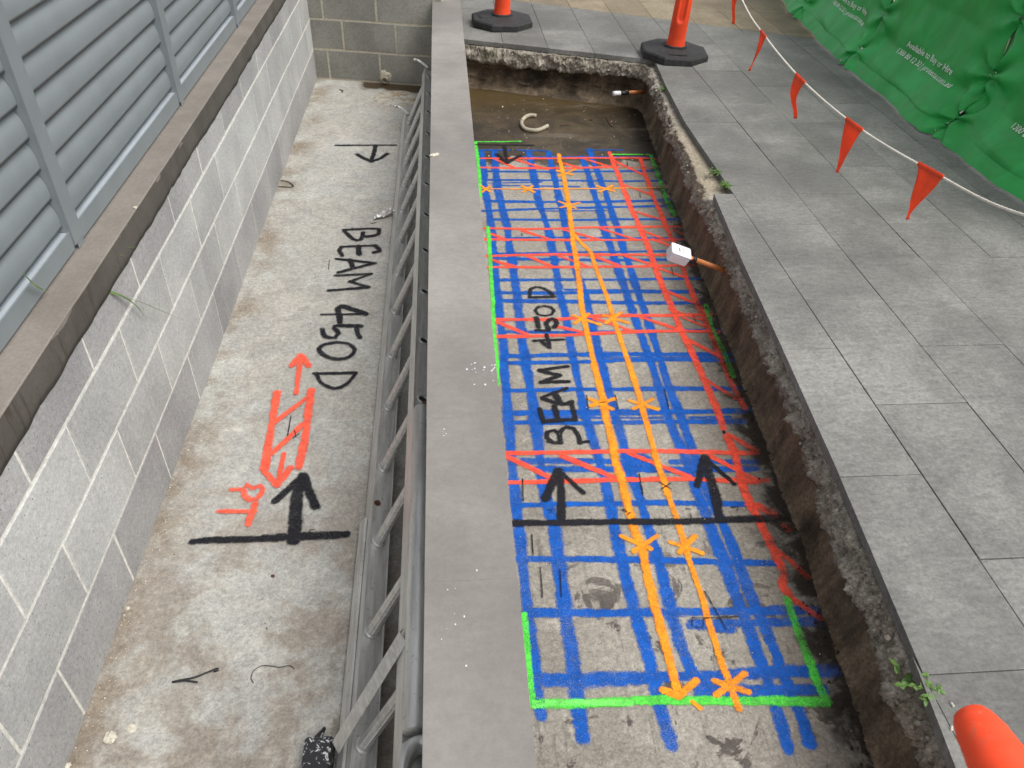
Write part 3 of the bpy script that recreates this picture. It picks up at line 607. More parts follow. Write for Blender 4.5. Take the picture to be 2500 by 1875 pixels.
# orange services
O1 = run((K7,[(835,245),(850,320),(870,400),(885,480),(905,600),(920,700),(935,820),(950,950),(975,1100),(995,1250),(1010,1400)]),(K11,[(855,20),(880,130),(910,270),(950,440),(990,600),(1020,720),(1040,850),(1080,1000),(1110,1180),(1160,1320),(1190,1450),(1228,1610)]),(K15,[(925,120),(970,220),(1000,380),(1030,500),(1070,650),(1110,800),(1150,950),(1180,1080),(1210,1185)]))
O2 = run((K7,[(935,842),(1010,930),(1080,1000),(1110,1090),(1150,1200),(1200,1330),(1240,1450)]),(K11,[(1080,20),(1110,120),(1160,270),(1210,420),(1260,570),(1300,700),(1340,850),(1380,1000),(1430,1180),(1480,1330),(1520,1450),(1575,1610)]),(K15,[(1230,150),(1270,280),(1320,430),(1370,580),(1400,700),(1450,850),(1490,980),(1540,1100),(1580,1220),(1603,1280)]))
stroke(O1, .025, ORA, .96); stroke(O1[14:26], .030, ORA, .8); stroke(O2, .020, ORA, .95); stroke(O2[6:18], .024, ORA, .75)
stroke(run((K7,[(245,512),(650,512),(1100,510),(1400,505),(1740,500)])), .013, ORA, .9)
AS = [(K7,[(820,372),(940,402)],.020),(K7,[(835,412),(960,362)],.020),(K7,[(842,610),(965,662)],.018),(K7,[(850,656),(990,618)],.018),(K7,[(238,488),(300,532)],.018),(K7,[(245,536),(300,495)],.018),(K7,[(552,490),(642,536)],.020),(K7,[(560,536),(632,490)],.018),(K7,[(1132,490),(1258,530)],.018),(K7,[(1150,535),(1245,488)],.018),
 (K7,[(945,1490),(1155,1560)],.017),(K7,[(960,1548),(1065,1476)],.018),(K7,[(1180,1488),(1370,1545)],.017),(K7,[(1197,1548),(1312,1466)],.018),(K11,[(920,712),(1090,788)],.020),(K11,[(928,764),(1108,712)],.020),(K11,[(1222,725),(1436,792)],.018),(K11,[(1252,788),(1398,712)],.018),
 (K15,[(842,160),(1030,242)],.018),(K15,[(922,258),(1072,162)],.018),(K15,[(1160,200),(1362,272)],.018),(K15,[(1216,264),(1320,162)],.018),(K15,[(1108,1155),(1215,1195)],.020),(K15,[(1328,1095),(1222,1190)],.018),(K15,[(1300,1232),(1352,1274)],.012),(K15,[(1445,1100),(1662,1172)],.020),(K15,[(1452,1190),(1640,1052)],.018)]
for k, p, w in AS: stroke(run((k, p)), w, ORA, .95)
# black arrows and lettering in the pit
BP = [(K15,[(140,75),(700,70),(1400,60),(1930,40)],.022,.98),(K15,[(1500,52),(1980,30)],.026,.6),(K11,[(700,1640),(697,1450),(682,1262)],.029,.98),(K11,[(672,1262),(572,1480)],.022,.98),(K11,[(682,1272),(865,1432)],.017,.98),(K11,[(1920,1640),(1870,1400),(1802,1165)],.031,.98),(K11,[(1800,1162),(1747,1378)],.024,.98),(K11,[(1812,1175),(2028,1368)],.015,.98),
 (K7,[(195,170),(640,175)],.012,.95),(K7,[(415,182),(435,305)],.024,.98),(K7,[(435,312),(360,245)],.021,.98),(K7,[(435,312),(535,255)],.021,.98),
 (K11,[(690,1052),(630,1050),(585,1012),(590,968),(638,955),(678,978),(688,1050)],.016,.98),(K11,[(688,1050),(690,972),(735,930),(792,942),(825,990),(845,1050)],.016,.98),(K11,[(590,1045),(700,1052)],.010,.9),(K11,[(845,1048),(905,1040)],.010,.98),
 (K11,[(558,885),(700,877),(805,875)],.018,.98),(K11,[(556,880),(530,792)],.018,.98),(K11,[(668,875),(648,770)],.018,.98),(K11,[(806,872),(772,735)],.018,.98),(K11,[(548,702),(740,632)],.013,.98),(K11,[(552,708),(700,752),(778,735)],.017,.98),(K11,[(642,668),(690,742)],.020,.98),
 (K11,[(755,578),(545,584)],.013,.98),(K11,[(545,582),(688,532)],.019,.98),(K11,[(688,530),(530,494)],.016,.98),(K11,[(530,490),(745,460)],.014,.98),(K11,[(485,263),(715,254)],.013,.98),(K11,[(584,220),(606,314)],.019,.98),(K11,[(604,312),(540,268)],.015,.98),
 (K11,[(502,85),(520,158)],.024,.98),(K11,[(502,182),(602,186)],.013,.98),(K11,[(600,184),(580,125),(628,92),(664,128),(640,158)],.018,.98),
 (K7,[(725,1418),(770,1425),(797,1452),(780,1482),(725,1492),(675,1482),(655,1450),(680,1424),(725,1418)],.013,.98),(K7,[(612,1352),(802,1346)],.016,.98),(K7,[(612,1345),(618,1285),(660,1270),(720,1282),(770,1312),(798,1345)],.015,.98)]
for k, p, w, c in BP: stroke(run((k, p)), w, BLK, c)
for k, p in [(K15,[(315,362),(326,560)]),(K15,[(262,150),(270,285)]),(K15,[(445,380),(455,550)]),(K11,[(890,682),(907,792)]),(K11,[(1112,682),(1136,792)]),(K11,[(1490,640),(1525,780)]),(K11,[(395,1330),(400,1500)]),(K11,[(1295,1290),(1325,1450)]),(K7,[(550,855),(552,875)]),(K7,[(1360,300),(1365,340)]),(K7,[(1458,540),(1464,580)]),(K7,[(1703,1120),(1720,1180)]),(K7,[(1870,1490),(1895,1545)]),
   (K15,[(1300,690),(1300,750),(1370,752),(1370,692),(1300,690)]),(K15,[(1370,690),(1600,682)]),(K15,[(1380,520),(1520,760)]),(K11,[(1165,1570),(1210,1590),(1185,1565),(1165,1570)]),(K11,[(1205,1610),(1230,1590)]),(K11,[(1660,1560),(1700,1565)]),(K11,[(1690,1600),(1700,1630)]),(K11,[(2010,1550),(2060,1545),(2050,1570)]),(K11,[(585,1570),(625,1565),(610,1590)]),
   (K11,[(1450,1355),(1545,1410)]),(K11,[(1460,1410),(1540,1360)]),(K11,[(985,745),(1040,735)])]: stroke(run((k, p)), .0035, BLK, .75)
# the same survey on the strip floor
SF = [(K2,[(697,1125),(1158,1123)],.014,.98),(K2,[(1000,1125),(990,1180),(970,1250)],.030,.98),(K2,[(970,1250),(915,1225),(860,1195)],.020,.98),(K2,[(970,1250),(1040,1225),(1090,1190)],.020,.98),
 (K6,[(755,357),(960,345),(1028,350)],.015,.98),(K6,[(760,360),(830,428),(888,432),(905,375)],.018,.98),(K6,[(905,375),(908,405),(980,402),(1022,390),(1030,352)],.018,.98),(K6,[(735,488),(1000,475)],.015,.98),(K6,[(738,488),(722,512),(745,556)],.024,.98),(K6,[(870,480),(875,545)],.022,.98),(K6,[(1000,475),(1034,518),(992,530)],.020,.98),
 (K6,[(700,580),(1000,612)],.014,.98),(K6,[(1000,612),(830,655),(715,685)],.016,.98),(K6,[(802,588),(828,655)],.026,.98),(K6,[(695,708),(970,695)],.015,.98),(K6,[(968,697),(805,755)],.016,.98),(K6,[(805,755),(950,800)],.016,.98),(K6,[(950,800),(640,825)],.014,.98),
 (K6,[(585,1010),(928,1005)],.011,.98),(K6,[(928,1005),(740,942),(715,965),(730,1072)],.022,.98),(K6,[(890,1100),(690,1100),(718,1155),(690,1188),(612,1178),(588,1125)],.019,.98),(K6,[(850,1105),(862,1150),(880,1188)],.019,.98),
 (K6,[(705,1225),(790,1235),(840,1275),(825,1320),(760,1350),(680,1350),(600,1320),(565,1275),(610,1240),(705,1225)],.016,.98),(K6,[(530,1465),(850,1460)],.014,.98),(K6,[(545,1465),(580,1535),(680,1583),(775,1550),(850,1465)],.015,.98)]
for k, p, w, c in SF: stroke(run((k, p)), w, BLK, c, strip)
for p, w in [([(-90,1343),(0,1335),(500,1315)],.024),([(450,1317),(1090,1283)],.030),([(700,1335),(722,1000),(758,835)],.034),([(660,1335),(695,1000),(742,840)],.028),([(765,830),(650,935),(545,1030)],.027),([(772,832),(805,950),(860,1070)],.030),([(745,850),(765,920)],.03)]: stroke(run((K10, p)), w, BLK, .97, strip)
for p, w in [([(705,195),(722,60),(742,-95)],.021),([(738,-98),(668,-15)],.023),([(745,-98),(802,-12)],.023),([(562,192),(490,600),(465,780)],.028),([(825,175),(780,500),(725,765)],.030),([(542,420),(812,215)],.020),([(522,660),(765,435)],.022),([(608,665),(566,900)],.019),([(462,800),(555,905)],.021),([(662,768),(562,908)],.023),
  ([(205,942),(300,936)],.017),([(300,945),(322,905),(372,932),(428,908),(452,940),(408,1008),(350,1022),(310,990),(300,945)],.021),([(112,1110),(388,1106)],.018),([(386,1045),(365,1120),(336,1208)],.022)]: stroke(run((K10, p)), w, (.95, .12, .065), .93, strip)
for p in [[(666,372),(640,525)],[(690,480),(705,530)],[(680,545),(740,505)],[(755,1285),(765,1268),(780,1278)],[(808,1275),(815,1252),(845,1250)]]: stroke(run((K10, p)), .0035, BLK, .8, strip)
# ------------------------------------------------------------------ aluminium ladder lying on edge against the dividing wall
ld = tag(empty('ladder', (-.22, 2.8, FZ)), 'long aluminium ladder lying on its side along the dividing wall', 'ladder')
def dchild(o): return child(o, ld)
U = Vector((.41, 0, .912)).normalized(); Wv = Vector((.912, 0, -.41)).normalized()
LC = Vector((-.2215, 0, -.262)); YE0, YE1 = -.35, 4.99
def at_(c, w, u, y): q = c+Wv*w+U*u; return Vector((q.x, y, q.z))
def channel(prof, y0, y1, c):
    P = [at_(c, w, u, y0) for w, u in prof]; return MB().prism(P, (0, y1-y0, 0))
# lower rail: web with lips up and flanges down to the slab
lower = channel([(-.031, .007), (-.0295, .007), (-.0285, 0), (.0285, 0), (.0295, .007), (.031, .007), (.031, -.060), (.028, -.060), (.028, -.003), (-.028, -.003), (-.028, -.060), (-.031, -.060)], YE0, YE1, LC)
dchild(lower.build('stile', M['alu']))
lower2 = channel([(-.040, -.030), (-.0325, -.030), (-.0325, -.062), (-.046, -.062)], YE0, 1.62, LC); dchild(lower2.build('stile_flange', M['alu']))
UL = .318
UC = LC+U*UL+Wv*.006
upper = channel([(-.031, .006), (-.0295, .006), (-.028, 0), (.028, 0), (.0295, .006), (.031, .006), (.031, -.042), (.028, -.042), (.028, -.003), (-.028, -.003), (-.028, -.042), (-.031, -.042)], YE0, YE1-.02, UC)
dchild(upper.build('stile', M['alu']))
y = .904-3*.3045
while y < YE1-.05:
    if y > YE0+.02:
        a = at_(LC, -.002, -.002, y); b = at_(UC, -.004, -.004, y); n = 24; vs = []
        ax = (b-a).normalized(); e1 = Vector((0, 1, 0)); e2 = ax.cross(e1)
        for p in (a, b):
            for k in range(n): q = 2*math.pi*k/n; r_ = .0158-(.001 if k % 2 else 0); vs.append(p+e1*(r_*math.cos(q))+e2*(r_*math.sin(q)))
        ru = dchild(obj('rung', vs, [(k, (k+1) % n, n+(k+1) % n, n+k) for k in range(n)], M['alu']))
        mb = MB(); mb.torus(at_(LC, -.002, .0022, y), U, .0190, .0030); mb.torus(at_(LC, -.002, .005, y), U, .0174, .0024); c_ = mb.build('rung_collar', M['alu'], None, True); dchild(c_)
        mb = MB(); mb.torus(at_(UC, 0, .0016, y), U, .0158, .0032); dchild(mb.build('rung_collar', M['alu'], None, True))
        mb = MB(); q0 = at_(UC, 0, .0008, y); mb.frame([q0-U*.002, q0], .0135, 18); dchild(mb.build('rung_hole', M['black']))
    y += .3045
# guide hooks at the far ends
for c, sgn in ((LC, 1), (UC, 1)):
    base = at_(c, -.012, .012, YE1-.02); d = (-Wv)
    pts = [base, base+Vector((0, .030, 0))+d*.02, base+Vector((0, .050, 0))+d*.045, base+Vector((0, .058, 0))+d*.072, base+Vector((0, .050, 0))+d*.088, base+Vector((0, .032, 0))+d*.090]
    mb = MB().frame([Vector(p) for p in catmull([tuple(p) for p in pts], .008)], .0085, 8, True, .8); dchild(mb.build('guide_hook', M['alu'], None, True))
mb = MB(); bz = at_(LC, -.014, .001, 1.66); mb.frame([bz, bz+U*.008], .006, 8); dchild(mb.build('bolt', M['rust']))
mb = MB(); mb.frame([bz+U*.0003, bz+U*.0012], .011, 12); dchild(mb.build('washer', M['rust']))
# round prop tube lying along the upper rail, cast end towards the camera
tc = UC+U*.032-Wv*.012; ty1 = PZ(1030, 1003, .06).y; ty0 = PZ(1010, 1778, .07).y
dchild(MB().frame([(tc.x, ty1, tc.z), (tc.x, ty0, tc.z)], .0275, 28).build('prop_tube', M['alu'], None, True))
mb = MB(); mb.frame([(tc.x+.004, ty1+.012, tc.z-.002), (tc.x+.004, ty1-.002, tc.z)], [.018, .0265], 20, True); dchild(mb.build('tube_cap', M['alu'], None, True))
mb = MB(); mb.frame([(tc.x+.008, ty1+.006, tc.z+.010), (tc.x+.008, ty1+.006, tc.z+.026)], .008, 8); dchild(mb.build('bolt', M['rust']))
mb = MB(); n = 40; hc = Vector((tc.x+.010, ty0-.085, tc.z))
vs = []
for k in range(n):
    q = 2*math.pi*k/n; ce, si = math.cos(q), math.sin(q)
    e = .042/max(abs(ce), abs(si))**.55
    for (r_, z_) in ((e, -.022), (e, .016), (e-.005, .021), (.028, .021), (.024, .014), (.024, -.022)): vs.append(hc+Vector((r_*ce, (r_+.018*max(0, si))*si*1.15, z_)))
fs = [(k*6+j, ((k+1) % n)*6+j, ((k+1) % n)*6+j+1, k*6+j+1) for k in range(n) for j in range(5)]
dchild(MB().add(vs, fs).build('cast_end', M['alu'], None, True))
mb = MB().box((tc.x-.028, ty0-.26, tc.z-.022), (tc.x+.03, ty0-.135, tc.z+.018), .006); dchild(mb.build('cast_end', M['alu']))
# folded brace from the tube down to a rubber shoe
b0 = PZ(983, 1552, tc.z-.008); b1 = PZ(818, 1822, FZ+.075)
ax = (b1-b0).normalized(); sd1 = ax.cross(Vector((0, 0, 1))).normalized(); up1 = sd1.cross(ax)
for nm, pr in (('brace', [(-.020, 0), (.012, .003), (.021, -.012), (.019, -.014), (.011, .001), (-.020, -.0022)]),):
    P = [b0+sd1*a+up1*b for a, b in pr]; dchild(MB().prism(P, b1-b0).build('brace', M['alu']))
f0 = PZ(772, 1815, FZ+.02); f1 = PZ(798, 1880, FZ+.05)
mb = MB().box((f0.x-.022, f0.y-.085, FZ+.001), (f0.x+.045, f0.y+.0, FZ+.058), .006); dchild(mb.build('rubber_shoe', M['spat']))
sp0 = Vector((f0.x+.004, f0.y+.006, FZ+.03)); sp1 = PZ(792, 1778, FZ+.010)
dchild(MB().frame([sp0-Vector((0, .02, 0)), sp0, sp1], [.012, .010, .0045], 8).build('shoe_spur', M['spat']))

# ------------------------------------------------------------------ bollards with octagonal rubber bases
def make_bollard():
    root = empty('traffic_bollard')
    # base with carry slot
    n = 8; a0 = math.pi/8; mb = MB()
    prof = [(.232, .0), (.236, .006), (.236, .040), (.228, .050), (.150, .060), (.082, .066), (.080, .078), (.068, .080), (.062, .070)]
    vs = []
    for (r_, z_) in prof:
        for k in range(n): q = a0+2*math.pi*k/n; vs.append((r_*math.cos(q), r_*math.sin(q), z_))
    fs = [(i*n+k, i*n+(k+1) % n, (i+1)*n+(k+1) % n, (i+1)*n+k) for i in range(len(prof)-1) for k in range(n)] + [tuple(range(n))[::-1]]
    base = mb.add(vs, fs).build('rubber_base', M['rubber'], root)
    sl = MB()
    for k in range(24):
        q = 2*math.pi*k/24; ce, si = math.cos(q), math.sin(q); cx_ = -.155; px, py = .013*ce, .055*si
        px = .014*math.copysign(abs(ce)**.6, ce); py = .056*math.copysign(abs(si)**.6, si)
        sl.v += [Vector((cx_+px*1.25, py*1.12, .0600+ (.155-(.155-px*1.25))*.0)), Vector((cx_+px, py, .0535))]
    sl.f = [(2*k, 2*((k+1) % 24), 2*((k+1) % 24)+1, 2*k+1) for k in range(24)] + [tuple(2*k+1 for k in range(24))]
    sl.build('carry_slot', M['black'], base)
    # stem: tapered tube with a long pressed-in grip on two sides
    nu, nv = 72, 96; vs = []; Hs = .98
    def rad(z): return .0575-.010*z + (.006 if z < .05 else 0)*(1-z/.05)
    for j in range(nv+1):
        z = Hs*j/nv
        for i in range(nu):
            q = 2*math.pi*i/nu; r_ = rad(z)
            for q0 in (-math.pi/2, math.pi/2):
                dq = (q-q0+math.pi) % (2*math.pi)-math.pi; dx = dq*.055; dzz = max(0, abs(z-.285)-.105); d = math.hypot(dx, dzz)
                t_ = min(1, max(0, (.027-d)/.010)); r_ -= .016*t_*t_*(3-2*t_); t2 = max(0, 1-abs(d-.031)/.006); r_ += .0022*t2
            for zb_ in (.455, .655):
                r_ -= .0015*(1 if abs(z-zb_) < .012 else 0)
            vs.append((r_*math.cos(q), r_*math.sin(q), .070+z))
    fs = [(j*nu+i, j*nu+(i+1) % nu, (j+1)*nu+(i+1) % nu, (j+1)*nu+i) for j in range(nv) for i in range(nu)]
    obj('stem', vs, fs, M['orange'], root, True)
    for z0, z1, mt in ((.545, .578, 'blue'), (.580, .70, 'refl'), (.85, .97, 'refl')):
        MB().lathe([(rad(z0-.07)+.0006, z0), (rad(z1-.07)+.0006, z1)], n=48).build('reflective_band', M[mt], root, True)
    # T shaped grip on top
    pts = [(-.135, 0, 1.055), (-.130, 0, 1.056), (-.118, 0, 1.057), (-.095, 0, 1.058), (-.06, 0, 1.058), (-.02, 0, 1.058), (.02, 0, 1.058), (.06, 0, 1.058), (.095, 0, 1.058), (.118, 0, 1.057), (.130, 0, 1.056), (.135, 0, 1.055)]
    rr = [.006, .019, .025, .030, .034, .038, .038, .034, .030, .025, .019, .006]
    P2 = []; R2 = []
    for i in range(len(pts)-1):
        for k in range(5): t_ = k/5; P2.append(tuple(pts[i][c]+(pts[i+1][c]-pts[i][c])*t_ for c in range(3))); R2.append((rr[i]+(rr[i+1]-rr[i])*t_)*(1+(.03 if k in (2, 3) else 0)))
    P2.append(pts[-1]); R2.append(rr[-1])
    MB().frame(P2, R2, 28, True, .85).build('grip', M['orange'], root, True)
    return root
def copy_tree(o, parent=None):
    c = o.copy(); COL.objects.link(c); c.parent = parent
    if parent: c.matrix_parent_inverse = o.matrix_parent_inverse.copy()
    for ch in list(o.children): copy_tree(ch, c)
    return c
def spin(o, a): next(c for c in o.children if c.name.startswith('rubber_base')).rotation_euler = (0, 0, R(a))
bo = make_bollard(); GB = 'orange bollards around the pit'
tag(bo, 'orange bollard on octagonal black base at the far right corner of the pit', 'bollard', GB); bo.location = (1.560, 5.405, .001); bo.rotation_euler = (R(.6), R(2.2), R(-12)); spin(bo, 96)
b2 = copy_tree(bo); tag(b2, 'orange bollard beyond the far edge of the pit, next to the dividing wall', 'bollard', GB); b2.location = (.441, 6.155, .001); b2.rotation_euler = (0, R(1.2), R(-20)); spin(b2, 22)
b3 = copy_tree(bo); tag(b3, 'blurred orange bollard grip close to the camera in the bottom right corner', 'bollard', GB)
tip = EYE + ray(2365, 1746)*.878; gd = Vector((.02, -1, 0)).normalized()
cen = tip + gd*.130; b3.location = (cen.x, cen.y, max(FZ+.001, tip.z-1.056)); b3.rotation_euler = (0, R(0), math.atan2(gd.y, gd.x))

# ------------------------------------------------------------------ bunting: rope with orange pennants
bu = empty('bunting_line', (1.62, 3.0, 0)); tag(bu, 'white rope with orange pennant flags strung in front of the green covers', 'bunting')
k4 = K((1800, 0))
def at_depth(p, d): return EYE + ray(*p)*d
RP = [(1.98, 7.6, 1.02), (1.90, 6.3, .70)] + [tuple(at_depth(p, d)) for p, d in [((1812, 0), 4.62), (k4(205, 268), 4.0), (k4(492, 610), 3.5), (k4(907, 965), 3.0), (k4(1495, 1320), 2.6), ((2500, 525), 2.2)]]
e_ = Vector(RP[-1]); RP += [tuple(e_+Vector((.06, -.45, .16))), tuple(e_+Vector((.12, -.85, .36)))]
rc = [Vector(p) for p in catmull(RP, .03)]
child(MB().frame(rc, .0042, 8).build('rope', M['rope']), bu)
def twist():
    vs = MB()
    for ph in (0, 2.1, 4.2):
        pts = []; 
        for i in range(len(rc)-1):
            for k in range(4):
                p = rc[i].lerp(rc[i+1], k/4); t_ = (rc[i+1]-rc[i]).normalized(); a = t_.orthogonal().normalized(); b = t_.cross(a); q = ph+(i*4+k)*.9; pts.append(p+(a*math.cos(q)+b*math.sin(q))*.0022)
        vs.frame(pts, .0026, 5)
    return vs
child(twist().build('rope_strand', M['rope'], None, True), bu)
def rope_at(px, py):                         # rope point nearest to a pixel
    best = None
    for i, p in enumerate(rc):
        v = p-EYE; q = (1250+FPX*v.dot(RT)/v.dot(fwd), 937.5-FPX*v.dot(UP)/v.dot(fwd)); d = (q[0]-px)**2+(q[1]-py)**2
        if best is None or d < best[0]: best = (d, i)
    return best[1]
FL = [((1802, -22), .14, .19, (-.012, .0, .02)), (k4(205, 268), .135, .185, (-.02, .02, .01)), (k4(492, 610), .13, .18, (-.01, .0, .03)), (k4(907, 965), .142, .195, (-.01, .0, .0)), (k4(1495, 1320), .145, .175, (.01, .02, .02))]
for (pp, wd, dr, bend) in FL:
    i = rope_at(*pp); c = rc[i]; t_ = (rc[min(i+2, len(rc)-1)]-rc[max(i-2, 0)]).normalized()
    side = Vector((t_.y, -t_.x, 0)).normalized(); sd_ = rnd.random()*9
    def fl(u, v, c=c, t_=t_, side=side, wd=wd, dr=dr, bend=bend, sd_=sd_):
        hem = -.012
        d = v*dr+hem*(1-v); half = wd*.5*(1-v)**.93
        p = c + t_*((u-.5)*2*half) + Vector((0, 0, -d)) + t_*(bend[0]*math.sin(v*2.6)) + side*(bend[1]*v*v+bend[2]*math.sin(v*math.pi*1.3+sd_)*v + .010*math.sin(u*3+sd_)*v)
        return p + side*.0045
    o = MB().grid(fl, 8, 18).build('flag', M['flag'], None, True); sm = o.modifiers.new('thickness', 'SOLIDIFY'); sm.thickness = .0012; child(o, bu)
    def hm(u, v, c=c, t_=t_, side=side, wd=wd): q = -1.2+v*2.4*1.3; return c + t_*((u-.5)*wd*1.02) + side*(.0066*math.cos(q)) + Vector((0, 0, .0075*math.sin(q)))
    child(MB().grid(hm, 4, 10).build('flag_hem', M['flag'], None, True), bu)

# ------------------------------------------------------------------ green vinyl barrier covers along the right
SEAM = [1.48, 2.725, 3.973, 5.225, 6.475, 7.72, 8.97]; XB = [2.66, 2.67, 2.646, 2.660, 2.800, 2.93, 3.05]
names = ['green vinyl barrier cover whose print is cut off by the right edge', 'green vinyl barrier cover with its two printed lines in full view', 'green vinyl barrier cover with small print left of the fully visible one', 'furthest green vinyl barrier cover at the top of the picture']
def skirt(y, z, w):                          # base profile of the covers; w 0 at a seam, 1 in mid panel
    prof = np.interp(z, [0, .06, .13, .21, .33, .50, .66, 1.2], [0, .060, .118, .190, .212, .235, .236, .25])
    xb = float(np.interp(y, SEAM, XB)); return xb + float(prof) - .026*w*math.sin(min(1, z/.5)*math.pi)
def panel_fn(i):
    y0, y1 = SEAM[i], SEAM[i+1]
    def fn(u, v, ht=1.22):
        v_ = v**1.25; z = .012+v_*ht; y = y0+.004+(y1-y0-.008)*u; w = math.sin(u*math.pi)**.55
        x = skirt(y, z, w)
        # folds gathered towards the ties on both seams, drapes in between
        for s_, ed in ((0, u), (1, 1-u)):
            for zt in (.10, .33, .62):
                d = math.hypot(ed*(y1-y0)*1.0, z-zt); ang = math.atan2(z-zt, ed*(y1-y0)+.02)
                x -= .032*math.exp(-d/.15)*math.cos(ang*7+i*2.3+zt*9)*min(1, d/.03)
            x += .016*math.exp(-(ed*(y1-y0)/.035))
        x += .034*fbm((y*1.8, z*1.5, i*3.1), .9, 2, 3) + .010*math.sin(u*9+z*5+i) * (.3+z)
        x -= .015*math.exp(-((z-.075-.05*u)/.025)**2)*w*(.6+.8*fbm((y*3, 3, i)))
        if z < .075: x += .004; 
        zz = z + .012*math.sin(u*math.pi*2+i)*math.exp(-z/.1)*.0 + (.055*(1-w)*0)
        return Vector((x, y, zz+ .004*fbm((y*4, 1, i))))
    return fn
PAN = []
for i in range(1, 5):
    fn = panel_fn(i); root = empty('barrier_cover', (fn(.5, 0).x, (SEAM[i]+SEAM[i+1])/2, 0)); tag(root, names[i-1] , 'barrier', 'green barrier covers along the paving')
    o = MB().grid(lambda u, v: fn(u, v), 110, 96).build('sheet', M['vinyl'], None, True); sm = o.modifiers.new('thickness', 'SOLIDIFY'); sm.thickness = .002; sm.offset = 1; child(o, root)
    def hemf(u, v): p = fn(u, (v*.062/1.22)**.8); return p+Vector((-.0045-.004*math.sin(v*math.pi), 0, -.004))
    child(MB().grid(hemf, 110, 8).build('hem', M['vinyl'], None, True), root)
    mb = MB()
    for zz in (.005, .30):                    # eyelets by the seam
        p = fn(.015, max(0, (zz)/1.22)**.8); mb.torus(p+Vector((-.004, 0, .012)), (1, 0, .5), .007, .002)
    child(mb.build('eyelet', M['alu'], None, True), root)
    PAN.append((i, fn, root))
    ysm = SEAM[i]; child(MB().grid(lambda u, v: Vector((skirt(ysm, v*1.1, 0)+.085, ysm-.07+.14*u, .01+v*1.1)), 1, 24).build('seam_shade_strip', M['black'], None, True), root)  # black strip added behind the seam to stand for shade in the gap
    # barrier frame inside the cover
    xm = fn(.5, .8).x+.06
    mb = MB(); mb.frame([(xm, SEAM[i]+.05, .03), (xm, SEAM[i]+.05, 1.2), (xm, SEAM[i+1]-.05, 1.2), (xm, SEAM[i+1]-.05, .03)], .018, 8); child(mb.build('inner_frame', M['alu']), root)
def panel_hit(fn, px, py):                   # (u, v) of the panel point seen at a pixel, by search
    best = None
    for du in np.linspace(0.01, .99, 50):
        for dv in np.linspace(0.01, .8, 60):
            p = fn(du, dv); w = p-EYE; q = (1250+FPX*w.dot(RT)/w.dot(fwd)-px)**2+(937.5-FPX*w.dot(UP)/w.dot(fwd)-py)**2
            if best is None or q < best[0]: best = (q, du, dv)
    return best[1], best[2]
def letters(body, bold):
    cu = bpy.data.curves.new('t', 'FONT'); cu.body = body; cu.size = 1; cu.offset = bold; cu.resolution_u = 3; to = bpy.data.objects.new('t', cu); COL.objects.link(to)
    bpy.context.view_layer.update(); dg = bpy.context.evaluated_depsgraph_get(); me = to.evaluated_get(dg).to_mesh()
    V = [v.co.copy() for v in me.vertices]; F = [tuple(p.vertices) for p in me.polygons]; to.evaluated_get(dg).to_mesh_clear(); bpy.data.objects.remove(to); bpy.data.curves.remove(cu)
    return V, F
def print_text(fn, root, body, a, b, ht, shear=0.0, bold=0.0):
    """body written on the sheet from (u, z) a to (u, z) b; ht letter height in metres"""
    V, F = letters(body, bold); w = max(v.x for v in V)
    out = []
    for v in V:
        t_ = (v.x+shear*v.y)/w; u = a[0]+(b[0]-a[0])*t_; z = a[1]+(b[1]-a[1])*t_ + v.y*ht
        vv = max(1e-5, (z-.012)/1.22)**.8; p = fn(min(.995, max(.005, u)), vv)
        e = 1e-3; du = fn(min(1, u+e), vv)-fn(max(0, u-e), vv); dv = fn(u, vv+e)-fn(u, max(0, vv-e)); n_ = du.cross(dv).normalized()
        if n_.x > 0: n_ = -n_
        out.append(p+n_*.006)
    iv = sorted((min(V[k].x for k in f), max(V[k].x for k in f), f) for f in F); words = []
    for x0, x1, f in iv:                     # one part for each printed word
        if words and x0 < words[-1][0]+.16: words[-1][0] = max(words[-1][0], x1); words[-1][1].append(f)
        else: words.append([x1, [f]])
    for _, fs_ in words:
        ids = sorted({k for f in fs_ for k in f}); mp = {k: n_ for n_, k in enumerate(ids)}
        child(obj('printed_word', [out[k] for k in ids], [tuple(mp[k] for k in f) for f in fs_], M['text']), root)
hit = None
for (i, fn, root) in PAN:
    if i == 2:
        a = panel_hit(fn, *k4(1312, 352)); b = panel_hit(fn, *k4(1652, 590)); c = panel_hit(fn, *k4(1222, 402)); d = panel_hit(fn, *k4(1612, 690))
        Z = lambda v: .012+v**1.25*1.22
        hit = [(a[0], Z(a[1])), (b[0], Z(b[1])), (c[0], Z(c[1])), (d[0], Z(d[1]))]
for (i, fn, root) in PAN:
    if i < 4:
        A, B, C_, D = hit; zA = (A[1]+B[1])/2; zC = (C_[1]+D[1])/2
        print_text(fn, root, 'Available to Buy or Hire', (A[0], zA), (B[0], zA), .048, 0, .010)
        print_text(fn, root, '1300 88 12 32 | protecta.com.au', (C_[0], zC), (D[0], zC), .044, .12, .004)

